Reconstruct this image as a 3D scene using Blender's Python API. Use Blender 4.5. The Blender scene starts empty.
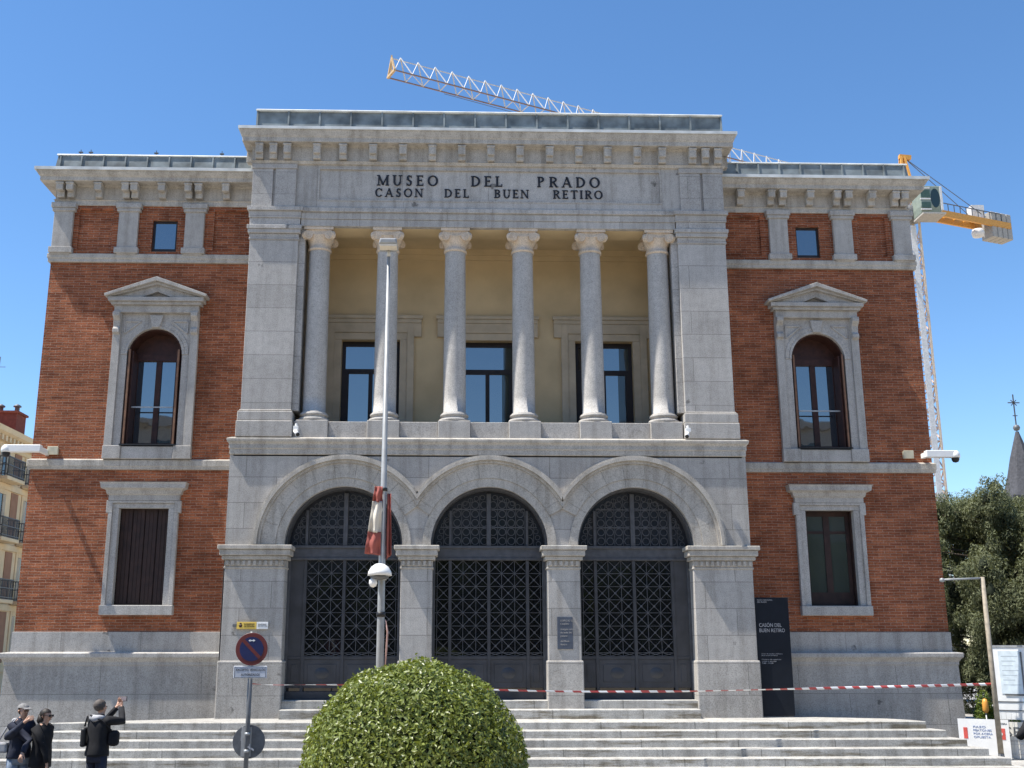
import bpy, bmesh, math, random
import numpy as np
from mathutils import Vector, Matrix

random.seed(7)
R = math.radians
scene = bpy.context.scene
COL = scene.collection

# ------------------------------------------------------------------ camera
cam_d = bpy.data.cameras.new('camera')
cam = bpy.data.objects.new('camera', cam_d)
COL.objects.link(cam)
cam.location = (-0.787, -23.9, 1.506)
cam.rotation_euler = (R(90 + 13.586), 0, R(-1.55))
cam_d.sensor_width = 36
cam_d.lens = 36 * 1080 / 1024
cam_d.shift_x = 29 / 1024
cam_d.clip_start = 0.1
cam_d.clip_end = 3000
scene.camera = cam

# ------------------------------------------------------------------ sky and sun
SUN_EL, SUN_OFF = 63.0, 10.5
ce, se = math.cos(R(SUN_EL)), math.sin(R(SUN_EL))
S = Vector((-math.cos(R(SUN_OFF)) * ce, -math.sin(R(SUN_OFF)) * ce, se))
world = bpy.data.worlds.new('World')
scene.world = world
world.use_nodes = True
wn = world.node_tree
sky = wn.nodes.new('ShaderNodeTexSky')
sky.sky_type = 'NISHITA'
sky.sun_disc = False
sky.sun_elevation = R(SUN_EL)
sky.sun_rotation = math.atan2(S.x, S.y) % (2 * math.pi)
sky.altitude = 650
sky.air_density = 1.0
sky.dust_density = 0.05
sky.ozone_density = 3.0
hsv = wn.nodes.new('ShaderNodeHueSaturation')
hsv.inputs['Saturation'].default_value = 1.16
wn.links.new(sky.outputs[0], hsv.inputs['Color'])
wn.links.new(hsv.outputs[0], wn.nodes['Background'].inputs[0])
wn.nodes['Background'].inputs[1].default_value = 0.111
sun_d = bpy.data.lights.new('sun', 'SUN')
sun_d.energy = 4.6
sun_d.angle = R(0.5)
sun_d.color = (1.0, 0.95, 0.87)
sun = bpy.data.objects.new('sun', sun_d)
sun.rotation_euler = S.to_track_quat('Z', 'Y').to_euler()
sun.location = (-40, -10, 60)
COL.objects.link(sun)
scene.view_settings.view_transform = 'Standard'
scene.view_settings.look = 'None'
scene.view_settings.gamma = 1
scene.view_settings.use_curve_mapping = False
scene.view_settings.exposure = 0.92
scene.render.engine = 'CYCLES'
scene.cycles.max_bounces = 6
scene.cycles.diffuse_bounces = 4
scene.cycles.use_denoising = True

# ------------------------------------------------------------------ materials
def new_mat(name):
    m = bpy.data.materials.new(name)
    m.use_nodes = True
    nt = m.node_tree
    b = nt.nodes['Principled BSDF']
    return m, nt, b

def N(nt, t, **kw):
    n = nt.nodes.new(t)
    for k, v in kw.items():
        if k in n.inputs:
            n.inputs[k].default_value = v
        else:
            setattr(n, k, v)
    return n

def L(nt, a, b):
    nt.links.new(a, b)

def ramp(nt, src, stops):
    r = nt.nodes.new('ShaderNodeValToRGB')
    el = r.color_ramp.elements
    while len(el) < len(stops):
        el.new(0.5)
    for e, (p, c) in zip(el, stops):
        e.position = p
        e.color = c if len(c) == 4 else (*c, 1)
    L(nt, src, r.inputs[0])
    return r.outputs[0]

def g(v):
    return (v, v, v, 1)

def mul(nt, a, b, fac=1.0):
    m = N(nt, 'ShaderNodeMix', data_type='RGBA', blend_type='MULTIPLY')
    m.inputs[0].default_value = fac
    L(nt, a, m.inputs[6]); L(nt, b, m.inputs[7])
    return m.outputs[2]

def plain(name, col, rough=0.6, metal=0.0, var=0.15, scale=6.0, spec=0.4):
    m, nt, b = new_mat(name)
    geo = N(nt, 'ShaderNodeNewGeometry')
    no = N(nt, 'ShaderNodeTexNoise', Scale=scale, Detail=5.0)
    L(nt, geo.outputs['Position'], no.inputs['Vector'])
    c0 = tuple(max(0, x * (1 - var)) for x in col)
    c1 = tuple(min(1, x * (1 + var)) for x in col)
    L(nt, ramp(nt, no.outputs[0], [(0.3, c0), (0.7, c1)]), b.inputs['Base Color'])
    b.inputs['Roughness'].default_value = rough
    b.inputs['Metallic'].default_value = metal
    b.inputs['Specular IOR Level'].default_value = spec
    return m

def stone(name, col, joints=None, zoff=0.0, xoff=0.0, stain=0.35, chips=True, mortar=0.010, jdark=0.55, horiz=False, patches=False):
    m, nt, b = new_mat(name)
    geo = N(nt, 'ShaderNodeNewGeometry')
    pos = geo.outputs['Position']
    big = N(nt, 'ShaderNodeTexNoise', Scale=0.9, Detail=6.0, Roughness=0.6)
    L(nt, pos, big.inputs['Vector'])
    col0 = tuple(x * 0.91 for x in col); col1 = tuple(min(1, x * 1.08) for x in col)
    c = ramp(nt, big.outputs[0], [(0.32, col0), (0.68, col1)])
    sp = N(nt, 'ShaderNodeTexNoise', Scale=55.0, Detail=3.0, Roughness=0.7)
    L(nt, pos, sp.inputs['Vector'])
    c = mul(nt, c, ramp(nt, sp.outputs[0], [(0.36, g(0.66)), (0.50, g(1.0)), (0.64, g(1.14))]))
    mid = N(nt, 'ShaderNodeTexNoise', Scale=7.0, Detail=6.0, Roughness=0.65)
    L(nt, pos, mid.inputs['Vector'])
    c = mul(nt, c, ramp(nt, mid.outputs[0], [(0.3, g(0.87)), (0.6, g(1.03))]))
    # run-off streaks with a shape of their own
    mp = N(nt, 'ShaderNodeMapping'); mp.inputs['Scale'].default_value = (5.0, 5.0, 0.45)
    L(nt, pos, mp.inputs['Vector'])
    st = N(nt, 'ShaderNodeTexNoise', Scale=1.0, Detail=6.0, Roughness=0.6)
    L(nt, mp.outputs[0], st.inputs['Vector'])
    c = mul(nt, c, ramp(nt, st.outputs[0], [(0.34, (0.48, 0.46, 0.43)), (0.54, g(1.0))]), stain)
    if patches:      # brown weathering patches
        m2 = N(nt, 'ShaderNodeMapping'); m2.inputs['Scale'].default_value = (0.75, 0.75, 6.5)
        L(nt, pos, m2.inputs['Vector'])
        pn = N(nt, 'ShaderNodeTexNoise', Scale=1.0, Detail=7.0, Roughness=0.68)
        L(nt, m2.outputs[0], pn.inputs['Vector'])
        sn = N(nt, 'ShaderNodeSeparateXYZ'); L(nt, geo.outputs['True Normal'], sn.inputs[0])
        ab = N(nt, 'ShaderNodeMath', operation='ABSOLUTE'); L(nt, sn.outputs[2], ab.inputs[0])
        off = N(nt, 'ShaderNodeMath', operation='MULTIPLY_ADD'); L(nt, ab.outputs[0], off.inputs[0]); off.inputs[1].default_value = -0.5; L(nt, pn.outputs[0], off.inputs[2])   # the dirt sits on the risers; level faces are masked so treads stay pale
        c = mul(nt, c, ramp(nt, off.outputs[0], [(0.50, g(1.0)), (0.62, (0.52, 0.47, 0.39)), (0.75, (0.34, 0.29, 0.23))]))
    if joints:
        sx = N(nt, 'ShaderNodeSeparateXYZ'); L(nt, pos, sx.inputs[0])
        ad = N(nt, 'ShaderNodeMath', operation='ADD'); L(nt, sx.outputs[0], ad.inputs[0])
        if horiz:
            ad.inputs[1].default_value = 0.0
        else:
            L(nt, sx.outputs[1], ad.inputs[1])
        ax = N(nt, 'ShaderNodeMath', operation='ADD'); L(nt, ad.outputs[0], ax.inputs[0]); ax.inputs[1].default_value = xoff + 100 * joints[0]
        az = N(nt, 'ShaderNodeMath', operation='ADD'); L(nt, sx.outputs[1 if horiz else 2], az.inputs[0]); az.inputs[1].default_value = 20 * joints[1] - zoff
        cb = N(nt, 'ShaderNodeCombineXYZ'); L(nt, ax.outputs[0], cb.inputs[0]); L(nt, az.outputs[0], cb.inputs[1])
        br = N(nt, 'ShaderNodeTexBrick', Scale=1.0)
        br.inputs['Brick Width'].default_value = joints[0]
        br.inputs['Row Height'].default_value = joints[1]
        br.inputs['Mortar Size'].default_value = mortar
        br.inputs['Mortar Smooth'].default_value = 0.3
        br.inputs['Color1'].default_value = g(0.90)
        br.inputs['Color2'].default_value = g(1.08)
        br.inputs['Mortar'].default_value = g(jdark)
        L(nt, cb.outputs[0], br.inputs['Vector'])
        c = mul(nt, c, br.outputs['Color'])
    if chips:
        vo = N(nt, 'ShaderNodeTexVoronoi', Scale=1.15)
        wob = N(nt, 'ShaderNodeMix', data_type='RGBA', blend_type='ADD'); wob.inputs[0].default_value = 0.30
        L(nt, pos, wob.inputs[6]); L(nt, mid.outputs[1], wob.inputs[7])
        L(nt, wob.outputs[2], vo.inputs['Vector'])
        c = mul(nt, c, ramp(nt, vo.outputs['Distance'], [(0.045, g(0.45)), (0.085, g(1.0))]))
    L(nt, c, b.inputs['Base Color'])
    b.inputs['Roughness'].default_value = 0.85
    b.inputs['Specular IOR Level'].default_value = 0.25
    bp = N(nt, 'ShaderNodeBump', Strength=0.25, Distance=0.01)
    L(nt, mid.outputs[0], bp.inputs['Height'])
    L(nt, bp.outputs[0], b.inputs['Normal'])
    return m

def brick(name):
    m, nt, b = new_mat(name)
    geo = N(nt, 'ShaderNodeNewGeometry')
    pos = geo.outputs['Position']
    sx = N(nt, 'ShaderNodeSeparateXYZ'); L(nt, pos, sx.inputs[0])
    ad = N(nt, 'ShaderNodeMath', operation='ADD'); L(nt, sx.outputs[0], ad.inputs[0]); L(nt, sx.outputs[1], ad.inputs[1])
    wz = N(nt, 'ShaderNodeTexNoise', Scale=3.0, Detail=3.0); L(nt, pos, wz.inputs['Vector'])
    wm = N(nt, 'ShaderNodeMath', operation='MULTIPLY_ADD'); L(nt, wz.outputs[0], wm.inputs[0]); wm.inputs[1].default_value = 0.02; L(nt, sx.outputs[2], wm.inputs[2])
    az = N(nt, 'ShaderNodeMath', operation='ADD'); L(nt, wm.outputs[0], az.inputs[0]); az.inputs[1].default_value = 5.0
    ax = N(nt, 'ShaderNodeMath', operation='ADD'); L(nt, ad.outputs[0], ax.inputs[0]); ax.inputs[1].default_value = 100.0
    cb = N(nt, 'ShaderNodeCombineXYZ'); L(nt, ax.outputs[0], cb.inputs[0]); L(nt, az.outputs[0], cb.inputs[1])
    br = N(nt, 'ShaderNodeTexBrick', Scale=1.0)
    br.inputs['Brick Width'].default_value = 0.27
    br.inputs['Row Height'].default_value = 0.062
    br.inputs['Mortar Size'].default_value = 0.008
    br.inputs['Mortar Smooth'].default_value = 0.4
    br.inputs['Bias'].default_value = -0.1
    br.inputs['Color1'].default_value = (0.270, 0.082, 0.038, 1)
    br.inputs['Color2'].default_value = (0.440, 0.150, 0.068, 1)
    br.inputs['Mortar'].default_value = (0.430, 0.270, 0.190, 1)
    L(nt, cb.outputs[0], br.inputs['Vector'])
    big = N(nt, 'ShaderNodeTexNoise', Scale=0.55, Detail=7.0, Roughness=0.62); L(nt, pos, big.inputs['Vector'])
    c = mul(nt, br.outputs['Color'], ramp(nt, big.outputs[0], [(0.3, g(0.66)), (0.7, g(1.25))]))
    mp = N(nt, 'ShaderNodeMapping'); mp.inputs['Scale'].default_value = (1.2, 1.2, 14.0); L(nt, pos, mp.inputs['Vector'])
    row = N(nt, 'ShaderNodeTexNoise', Scale=1.0, Detail=4.0); L(nt, mp.outputs[0], row.inputs['Vector'])
    c = mul(nt, c, ramp(nt, row.outputs[0], [(0.32, g(0.72)), (0.62, g(1.06))]))
    so = N(nt, 'ShaderNodeTexNoise', Scale=2.2, Detail=8.0, Roughness=0.7); L(nt, pos, so.inputs['Vector'])
    c = mul(nt, c, ramp(nt, so.outputs[0], [(0.34, (0.74, 0.70, 0.68)), (0.50, g(1.0)), (0.66, (1.16, 1.10, 1.02))]), 0.8)
    fi = N(nt, 'ShaderNodeTexNoise', Scale=30.0, Detail=3.0); L(nt, pos, fi.inputs['Vector'])
    c = mul(nt, c, ramp(nt, fi.outputs[0], [(0.3, g(0.70)), (0.65, g(1.12))]))
    L(nt, c, b.inputs['Base Color'])
    b.inputs['Roughness'].default_value = 0.9
    b.inputs['Specular IOR Level'].default_value = 0.2
    inv = N(nt, 'ShaderNodeMath', operation='MULTIPLY_ADD'); L(nt, br.outputs['Fac'], inv.inputs[0]); inv.inputs[1].default_value = -1.0; L(nt, fi.outputs[0], inv.inputs[2])
    bp = N(nt, 'ShaderNodeBump', Strength=1.0, Distance=0.020)
    L(nt, inv.outputs[0], bp.inputs['Height'])
    L(nt, bp.outputs[0], b.inputs['Normal'])
    return m

def glass(name, base=(0.012, 0.016, 0.020), ior=2.3, rough=0.02, wave=0.03):
    m, nt, b = new_mat(name)
    b.inputs['Base Color'].default_value = (*base, 1)
    b.inputs['Roughness'].default_value = rough
    b.inputs['IOR'].default_value = ior
    geo = N(nt, 'ShaderNodeNewGeometry')
    no = N(nt, 'ShaderNodeTexNoise', Scale=1.6, Detail=2.0); L(nt, geo.outputs['Position'], no.inputs['Vector'])
    bp = N(nt, 'ShaderNodeBump', Strength=wave, Distance=0.05); L(nt, no.outputs[0], bp.inputs['Height'])
    L(nt, bp.outputs[0], b.inputs['Normal'])
    return m

def foliage(name, c0, c1, rough=0.5, spec=0.4, trans=0.25):
    m, nt, b = new_mat(name)
    geo = N(nt, 'ShaderNodeNewGeometry')
    L(nt, ramp(nt, geo.outputs['Random Per Island'], [(0.0, c0), (1.0, c1)]), b.inputs['Base Color'])
    b.inputs['Roughness'].default_value = rough
    b.inputs['Specular IOR Level'].default_value = spec
    tr = N(nt, 'ShaderNodeBsdfTranslucent')
    tr.inputs[0].default_value = (c1[0] * 1.3, c1[1] * 1.3, c1[2] * 0.7, 1)
    mx = N(nt, 'ShaderNodeMixShader'); mx.inputs[0].default_value = trans
    L(nt, b.outputs[0], mx.inputs[1]); L(nt, tr.outputs[0], mx.inputs[2])
    L(nt, mx.outputs[0], nt.nodes['Material Output'].inputs[0])
    return m

def tape_mat(name, length):
    m, nt, b = new_mat(name)
    geo = N(nt, 'ShaderNodeNewGeometry')
    sx = N(nt, 'ShaderNodeSeparateXYZ'); L(nt, geo.outputs['Position'], sx.inputs[0])
    md = N(nt, 'ShaderNodeMath', operation='MODULO'); md.inputs[1].default_value = 0.33
    ad = N(nt, 'ShaderNodeMath', operation='ADD'); L(nt, sx.outputs[0], ad.inputs[0]); ad.inputs[1].default_value = 46.0
    sl = N(nt, 'ShaderNodeMath', operation='MULTIPLY_ADD'); L(nt, sx.outputs[2], sl.inputs[0]); sl.inputs[1].default_value = 0.9; L(nt, ad.outputs[0], sl.inputs[2])
    L(nt, sl.outputs[0], md.inputs[0])
    dv = N(nt, 'ShaderNodeMath', operation='DIVIDE'); L(nt, md.outputs[0], dv.inputs[0]); dv.inputs[1].default_value = 0.33
    r = ramp(nt, dv.outputs[0], [(0.49, (0.78, 0.78, 0.78)), (0.51, (0.40, 0.055, 0.05))])
    L(nt, r, b.inputs['Base Color'])
    b.inputs['Roughness'].default_value = 0.35
    return m

GR = (0.448, 0.425, 0.392)
M = {}
M['ashlar'] = stone('granite_ashlar', GR, joints=(1.35, 0.57), zoff=0.0, stain=0.4, jdark=0.62)
M['ashlar_up'] = stone('granite_pilaster', (0.450, 0.430, 0.402), jdark=0.68, joints=(5.2, 0.56), zoff=0.10, xoff=0.5, stain=0.3)
M['ashlar_base'] = stone('granite_base', (0.44, 0.414, 0.376), jdark=0.65, joints=(2.2, 0.66), zoff=0.46, stain=0.4)
M['course'] = stone('granite_course', GR, joints=(1.75, 1.0), zoff=1.3, xoff=0.7, stain=0.45, jdark=0.7)
M['granite'] = stone('granite_plain', GR, stain=0.4, chips=False)
M['granite_col'] = stone('granite_column', (0.465, 0.445, 0.415), stain=0.25, chips=False)
M['granite_warm'] = stone('granite_cornice', (0.475, 0.442, 0.39), stain=0.5, chips=False)
M['frieze'] = stone('granite_frieze', (0.46, 0.44, 0.41), jdark=0.75, joints=(2.05, 1.3), zoff=11.4, xoff=1.0, stain=0.5)
M['limestone'] = stone('limestone_capital', (0.66, 0.55, 0.43), stain=0.3, chips=False)
M['step'] = stone('granite_step', (0.45, 0.435, 0.40), patches=True, joints=(1.9, 5.0), zoff=-2, stain=0.55, chips=False, mortar=0.012)
M['brick'] = brick('red_brick')
M['ochre'] = plain('ochre_plaster', (0.60, 0.475, 0.29), 0.9, var=0.12, scale=1.2, spec=0.1)
M['surround'] = plain('portico_stone_trim', (0.53, 0.45, 0.33), 0.85, var=0.12, scale=3.0, spec=0.2)
M['lead'] = plain('lead_sheet', (0.175, 0.20, 0.205), 0.65, metal=0.0, var=0.5, scale=2.6, spec=0.3)
M['lead_cap'] = plain('lead_capping', (0.60, 0.62, 0.61), 0.5, metal=0.0, var=0.2, scale=3.0)
M['iron'] = plain('dark_iron', (0.070, 0.072, 0.078), 0.5, metal=0.0, var=0.25, scale=8, spec=0.5)
M['iron_panel'] = plain('dark_iron_panel', (0.044, 0.046, 0.052), 0.45, var=0.35, scale=2.5, spec=0.5)
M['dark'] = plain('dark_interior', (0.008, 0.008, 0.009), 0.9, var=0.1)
M['door_glass'] = glass('door_glass', (0.013, 0.014, 0.016), 1.6, 0.03, 0.10)
M['tymp_glass'] = glass('fanlight_glass', (0.016, 0.019, 0.026), 1.60, 0.08, 0.08)
M['pane'] = glass('window_glass', (0.016, 0.020, 0.027), 3.0, 0.015, 0.03)
M['pane_dim'] = glass('window_glass_dim', (0.050, 0.060, 0.052), 1.7, 0.05, 0.10)
M['wood'] = plain('brown_wood', (0.046, 0.017, 0.012), 0.55, var=0.35, scale=9)
M['wood_edge'] = plain('lit_wood_edge', (0.20, 0.105, 0.06), 0.6, var=0.25, scale=9)  # paler brown paints the light falling on the shutter edge
M['wood_dark'] = plain('dark_brown_wood', (0.030, 0.014, 0.011), 0.6, var=0.4, scale=5)
M['frame_dark'] = plain('dark_bronze_frame', (0.022, 0.016, 0.015), 0.5, var=0.2)
M['bronze'] = plain('inscription_bronze', (0.018, 0.018, 0.022), 0.55, var=0.2)
M['white'] = plain('white_paint', (0.78, 0.78, 0.76), 0.4, var=0.05)
M['grey_steel'] = plain('galvanised_steel', (0.42, 0.43, 0.43), 0.45, metal=0.4, var=0.18, scale=10)
M['pole_white'] = plain('pale_grey_paint', (0.30, 0.31, 0.31), 0.4, metal=0.1, var=0.12, scale=10)
M['dark_steel'] = plain('dull_grey_steel', (0.14, 0.145, 0.15), 0.55, metal=0.3, var=0.2, scale=10)
M['black'] = plain('black_plastic', (0.015, 0.015, 0.016), 0.5, var=0.2)
M['stele'] = plain('slate_blue_panel', (0.012, 0.015, 0.021), 0.6, var=0.1, spec=0.15)
M['asphalt'] = plain('asphalt', (0.05, 0.05, 0.052), 0.9, var=0.3, scale=20)
M['paving'] = stone('paving_slabs', (0.36, 0.35, 0.33), joints=(0.6, 0.6), horiz=True, stain=0.3, chips=False)
M['kerb'] = stone('kerb_granite', (0.40, 0.39, 0.37), stain=0.3, chips=False)
M['soil'] = plain('sandy_ground', (0.40, 0.34, 0.26), 0.95, var=0.2, scale=3)  # unseen ground coloured pale sand to bounce warm light onto the facade
M['red'] = plain('red_paint', (0.42, 0.035, 0.03), 0.45, var=0.08)
M['blue'] = plain('blue_paint', (0.007, 0.017, 0.085), 0.4, var=0.08)
M['sign_red'] = plain('sign_red', (0.13, 0.024, 0.024), 0.45, var=0.1)
M['yellow'] = plain('yellow_paint', (0.72, 0.50, 0.10), 0.5, var=0.05)
M['orange'] = plain('crane_orange', (0.62, 0.30, 0.06), 0.5, var=0.15)
M['crane_white'] = plain('crane_white', (0.62, 0.60, 0.58), 0.5, var=0.15)
M['crane_red'] = plain('crane_rust_red', (0.42, 0.18, 0.12), 0.6, var=0.2)
M['concrete'] = plain('grey_concrete', (0.36, 0.34, 0.31), 0.9, var=0.15)
M['cab_glass'] = glass('cab_glass', (0.02, 0.035, 0.035), 1.6, 0.05)
M['slate'] = plain('slate_roof', (0.055, 0.055, 0.062), 0.7, var=0.3, scale=4)
M['cream'] = plain('cream_render', (0.80, 0.62, 0.38), 0.9, var=0.08, scale=1.5, spec=0.1)
M['terracotta'] = plain('terracotta_render', (0.36, 0.19, 0.11), 0.9, var=0.12, scale=2)
M['chimney_red'] = plain('chimney_brick', (0.20, 0.055, 0.035), 0.9, var=0.2, scale=6)
M['hedge_leaf'] = foliage('laurel_leaf', (0.072, 0.100, 0.016), (0.235, 0.275, 0.060), 0.40, 0.5, 0.20)
M['hedge_core'] = plain('core_shade_green', (0.010, 0.016, 0.006), 0.9, var=0.4, scale=15)  # near-black green stands in for shade inside the foliage
M['cedar_leaf'] = foliage('cedar_needle', (0.085, 0.102, 0.056), (0.200, 0.215, 0.125), 0.7, 0.2, 0.2)
M['bush_leaf'] = foliage('bush_leaf', (0.07, 0.11, 0.02), (0.20, 0.25, 0.05), 0.6, 0.3, 0.3)
M['park_leaf'] = foliage('park_leaf', (0.03, 0.05, 0.02), (0.07, 0.10, 0.035), 0.7, 0.2, 0.2)
M['bark'] = plain('bark', (0.10, 0.075, 0.055), 0.95, var=0.4, scale=8)
M['skin'] = plain('skin', (0.50, 0.30, 0.21), 0.55, var=0.06)
M['jean'] = plain('faded_denim', (0.20, 0.25, 0.32), 0.9, var=0.25, scale=12)
M['navy'] = plain('navy_cloth', (0.020, 0.024, 0.042), 0.9, var=0.3, scale=14)
M['blackcloth'] = plain('black_cloth', (0.010, 0.010, 0.012), 0.9, var=0.3, scale=14)
M['greycloth'] = plain('pale_grey_cloth', (0.34, 0.34, 0.35), 0.9, var=0.25, scale=14)
M['hair'] = plain('dark_hair', (0.020, 0.015, 0.012), 0.6, var=0.3, scale=30)
M['cap_grey'] = plain('grey_cap_cloth', (0.20, 0.195, 0.19), 0.85, var=0.3, scale=40)
M['hair_grey'] = plain('grey_hair', (0.085, 0.070, 0.060), 0.7, var=0.3, scale=30)
M['clothred'] = plain('faded_red_cloth', (0.30, 0.085, 0.068), 0.85, var=0.1)
M['clothwhite'] = plain('offwhite_cloth', (0.62, 0.58, 0.50), 0.85, var=0.1)
M['amber'] = plain('amber_plastic', (0.70, 0.32, 0.06), 0.4, var=0.05)

# ------------------------------------------------------------------ mesh builder
class MB:
    def __init__(s):
        s.v = []; s.f = []; s.smooth = []
    def add(s, verts, faces, smooth=False):
        b = len(s.v)
        s.v += [tuple(p) for p in verts]
        for f in faces:
            s.f.append(tuple(b + i for i in f)); s.smooth.append(smooth)
        return s
    def box(s, x0, x1, y0, y1, z0, z1):
        if x0 > x1: x0, x1 = x1, x0
        if y0 > y1: y0, y1 = y1, y0
        if z0 > z1: z0, z1 = z1, z0
        v = [(x0, y0, z0), (x1, y0, z0), (x1, y1, z0), (x0, y1, z0), (x0, y0, z1), (x1, y0, z1), (x1, y1, z1), (x0, y1, z1)]
        return s.add(v, [(0, 3, 2, 1), (4, 5, 6, 7), (0, 1, 5, 4), (1, 2, 6, 5), (2, 3, 7, 6), (3, 0, 4, 7)])
    def prism(s, poly, y0, y1):           # polygon in X-Z (counter-clockwise seen from -Y), from y0 (front) to y1
        n = len(poly)
        v = [(x, y0, z) for x, z in poly] + [(x, y1, z) for x, z in poly]
        f = [tuple(range(n)), tuple(range(2 * n - 1, n - 1, -1))]
        f += [(i, i + n, (i + 1) % n + n, (i + 1) % n) for i in range(n)]
        return s.add(v, f)
    def slab(s, poly, z0, z1):            # polygon in X-Y counter-clockwise from above
        n = len(poly)
        v = [(x, y, z0) for x, y in poly] + [(x, y, z1) for x, y in poly]
        f = [tuple(range(n - 1, -1, -1)), tuple(range(n, 2 * n))]
        f += [(i, (i + 1) % n, (i + 1) % n + n, i + n) for i in range(n)]
        return s.add(v, f)
    def lathe(s, prof, c, n=24, smooth=True, a0=0.0, a1=2 * math.pi):
        full = abs(a1 - a0 - 2 * math.pi) < 1e-6
        m = n if full else n + 1
        v = []
        for r, z in prof:
            for i in range(m):
                a = a0 + (a1 - a0) * i / n
                v.append((c[0] + r * math.cos(a), c[1] + r * math.sin(a), c[2] + z))
        f = []
        for k in range(len(prof) - 1):
            for i in range(n):
                j = (i + 1) % m
                f.append((k * m + i, k * m + j, (k + 1) * m + j, (k + 1) * m + i))
        return s.add(v, f, smooth)
    def bar(s, p, q, w, h=None, n=4):     # straight bar of n sides
        h = h or w
        p, q = Vector(p), Vector(q)
        d = (q - p).normalized()
        up = Vector((0, 0, 1)) if abs(d.z) < 0.95 else Vector((0, 1, 0))
        a = d.cross(up).normalized(); b = a.cross(d).normalized()
        v = []
        for e in (p, q):
            for i in range(n):
                t = 2 * math.pi * (i + 0.5) / n
                k = math.sqrt(2) if n == 4 else 1.0
                v.append(e + a * (w / 2 * k * math.cos(t)) + b * (h / 2 * k * math.sin(t)))
        f = [(i, (i + 1) % n, (i + 1) % n + n, i + n) for i in range(n)] + [tuple(range(n - 1, -1, -1)), tuple(range(n, 2 * n))]
        return s.add(v, f, n > 6)
    def tube(s, pts, rad, n=10, cap=True):
        pts = [Vector(p) for p in pts]
        rads = rad if isinstance(rad, (list, tuple)) else [rad] * len(pts)
        v = []
        for i, p in enumerate(pts):
            d = (pts[min(i + 1, len(pts) - 1)] - pts[max(i - 1, 0)]).normalized()
            up = Vector((0, 0, 1)) if abs(d.z) < 0.9 else Vector((0, 1, 0))
            a = d.cross(up).normalized(); b = a.cross(d).normalized()
            for k in range(n):
                t = 2 * math.pi * k / n
                v.append(p + (a * math.cos(t) + b * math.sin(t)) * rads[i])
        f = []
        for i in range(len(pts) - 1):
            for k in range(n):
                f.append((i * n + k, i * n + (k + 1) % n, (i + 1) * n + (k + 1) % n, (i + 1) * n + k))
        if cap:
            f += [tuple(range(n - 1, -1, -1)), tuple(range((len(pts) - 1) * n, len(pts) * n))]
        return s.add(v, f, True)
    def sweep(s, prof, path, closed_ends=True):   # prof: (out, z) list, bottom to top; path: plan points
        P = [Vector((p[0], p[1])) for p in path]
        nrm = []
        for i in range(len(P) - 1):
            d = (P[i + 1] - P[i]).normalized()
            nrm.append(Vector((d.y, -d.x)))
        offs = []
        for i in range(len(P)):
            if i == 0: offs.append(nrm[0])
            elif i == len(P) - 1: offs.append(nrm[-1])
            else:
                b = (nrm[i - 1] + nrm[i]); b = b / (1 + nrm[i - 1].dot(nrm[i]))
                offs.append(b)
        m = len(prof)
        v = []
        for p, o in zip(P, offs):
            for out, z in prof:
                q = p + o * out
                v.append((q.x, q.y, z))
        f = []
        for i in range(len(P) - 1):
            for k in range(m - 1):
                f.append((i * m + k, (i + 1) * m + k, (i + 1) * m + k + 1, i * m + k + 1))
        if closed_ends:
            f.append(tuple(range(m - 1, -1, -1)))
            f.append(tuple((len(P) - 1) * m + k for k in range(m)))
        return s.add(v, f)
    def build(s, name, mat, parent=None, bevel=0.0, seg=1):
        me = bpy.data.meshes.new(name)
        me.from_pydata(s.v, [], s.f)
        me.polygons.foreach_set('use_smooth', s.smooth)
        me.materials.append(M[mat] if isinstance(mat, str) else mat)
        me.update()
        bm = bmesh.new(); bm.from_mesh(me)
        bmesh.ops.recalc_face_normals(bm, faces=bm.faces)
        bm.to_mesh(me); bm.free()
        o = bpy.data.objects.new(name, me)
        COL.objects.link(o)
        attach(o, parent)
        if bevel:
            b = o.modifiers.new('bevel', 'BEVEL'); b.width = bevel; b.segments = seg; b.limit_method = 'ANGLE'; b.angle_limit = R(40)
        return o

LOCAL = set()      # names of things whose parts are modelled in the thing's own coordinates
def attach(o, parent):
    if parent is None: return
    o.parent = parent
    if parent.type == 'EMPTY' and parent.name not in LOCAL:
        o.matrix_parent_inverse = Matrix.Translation(-Vector(parent.location))

def tag(o, label=None, cat=None, group=None, kind=None):
    if label: o['label'] = label
    if cat: o['category'] = cat
    if group: o['group'] = group
    if kind: o['kind'] = kind
    return o

def thing(name, label, cat, loc=(0, 0, 0), group=None, local=False, rz=0.0):
    o = bpy.data.objects.new(name, None)
    o.empty_display_size = 0.3
    o.location = loc
    o.rotation_euler = (0, 0, rz)
    COL.objects.link(o)
    if local: LOCAL.add(o.name)
    return tag(o, label, cat, group)

def copy_part(o, dx=0, dy=0, dz=0, parent=None):
    c = o.copy()
    COL.objects.link(c)
    p = parent or o.parent
    c.parent = p
    c.matrix_parent_inverse = o.matrix_parent_inverse.copy()
    c.location = (o.location.x + dx, o.location.y + dy, o.location.z + dz)
    for ch in list(o.children):
        d = ch.copy(); COL.objects.link(d); d.parent = c; d.matrix_parent_inverse = ch.matrix_parent_inverse.copy()
    return c

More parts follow.
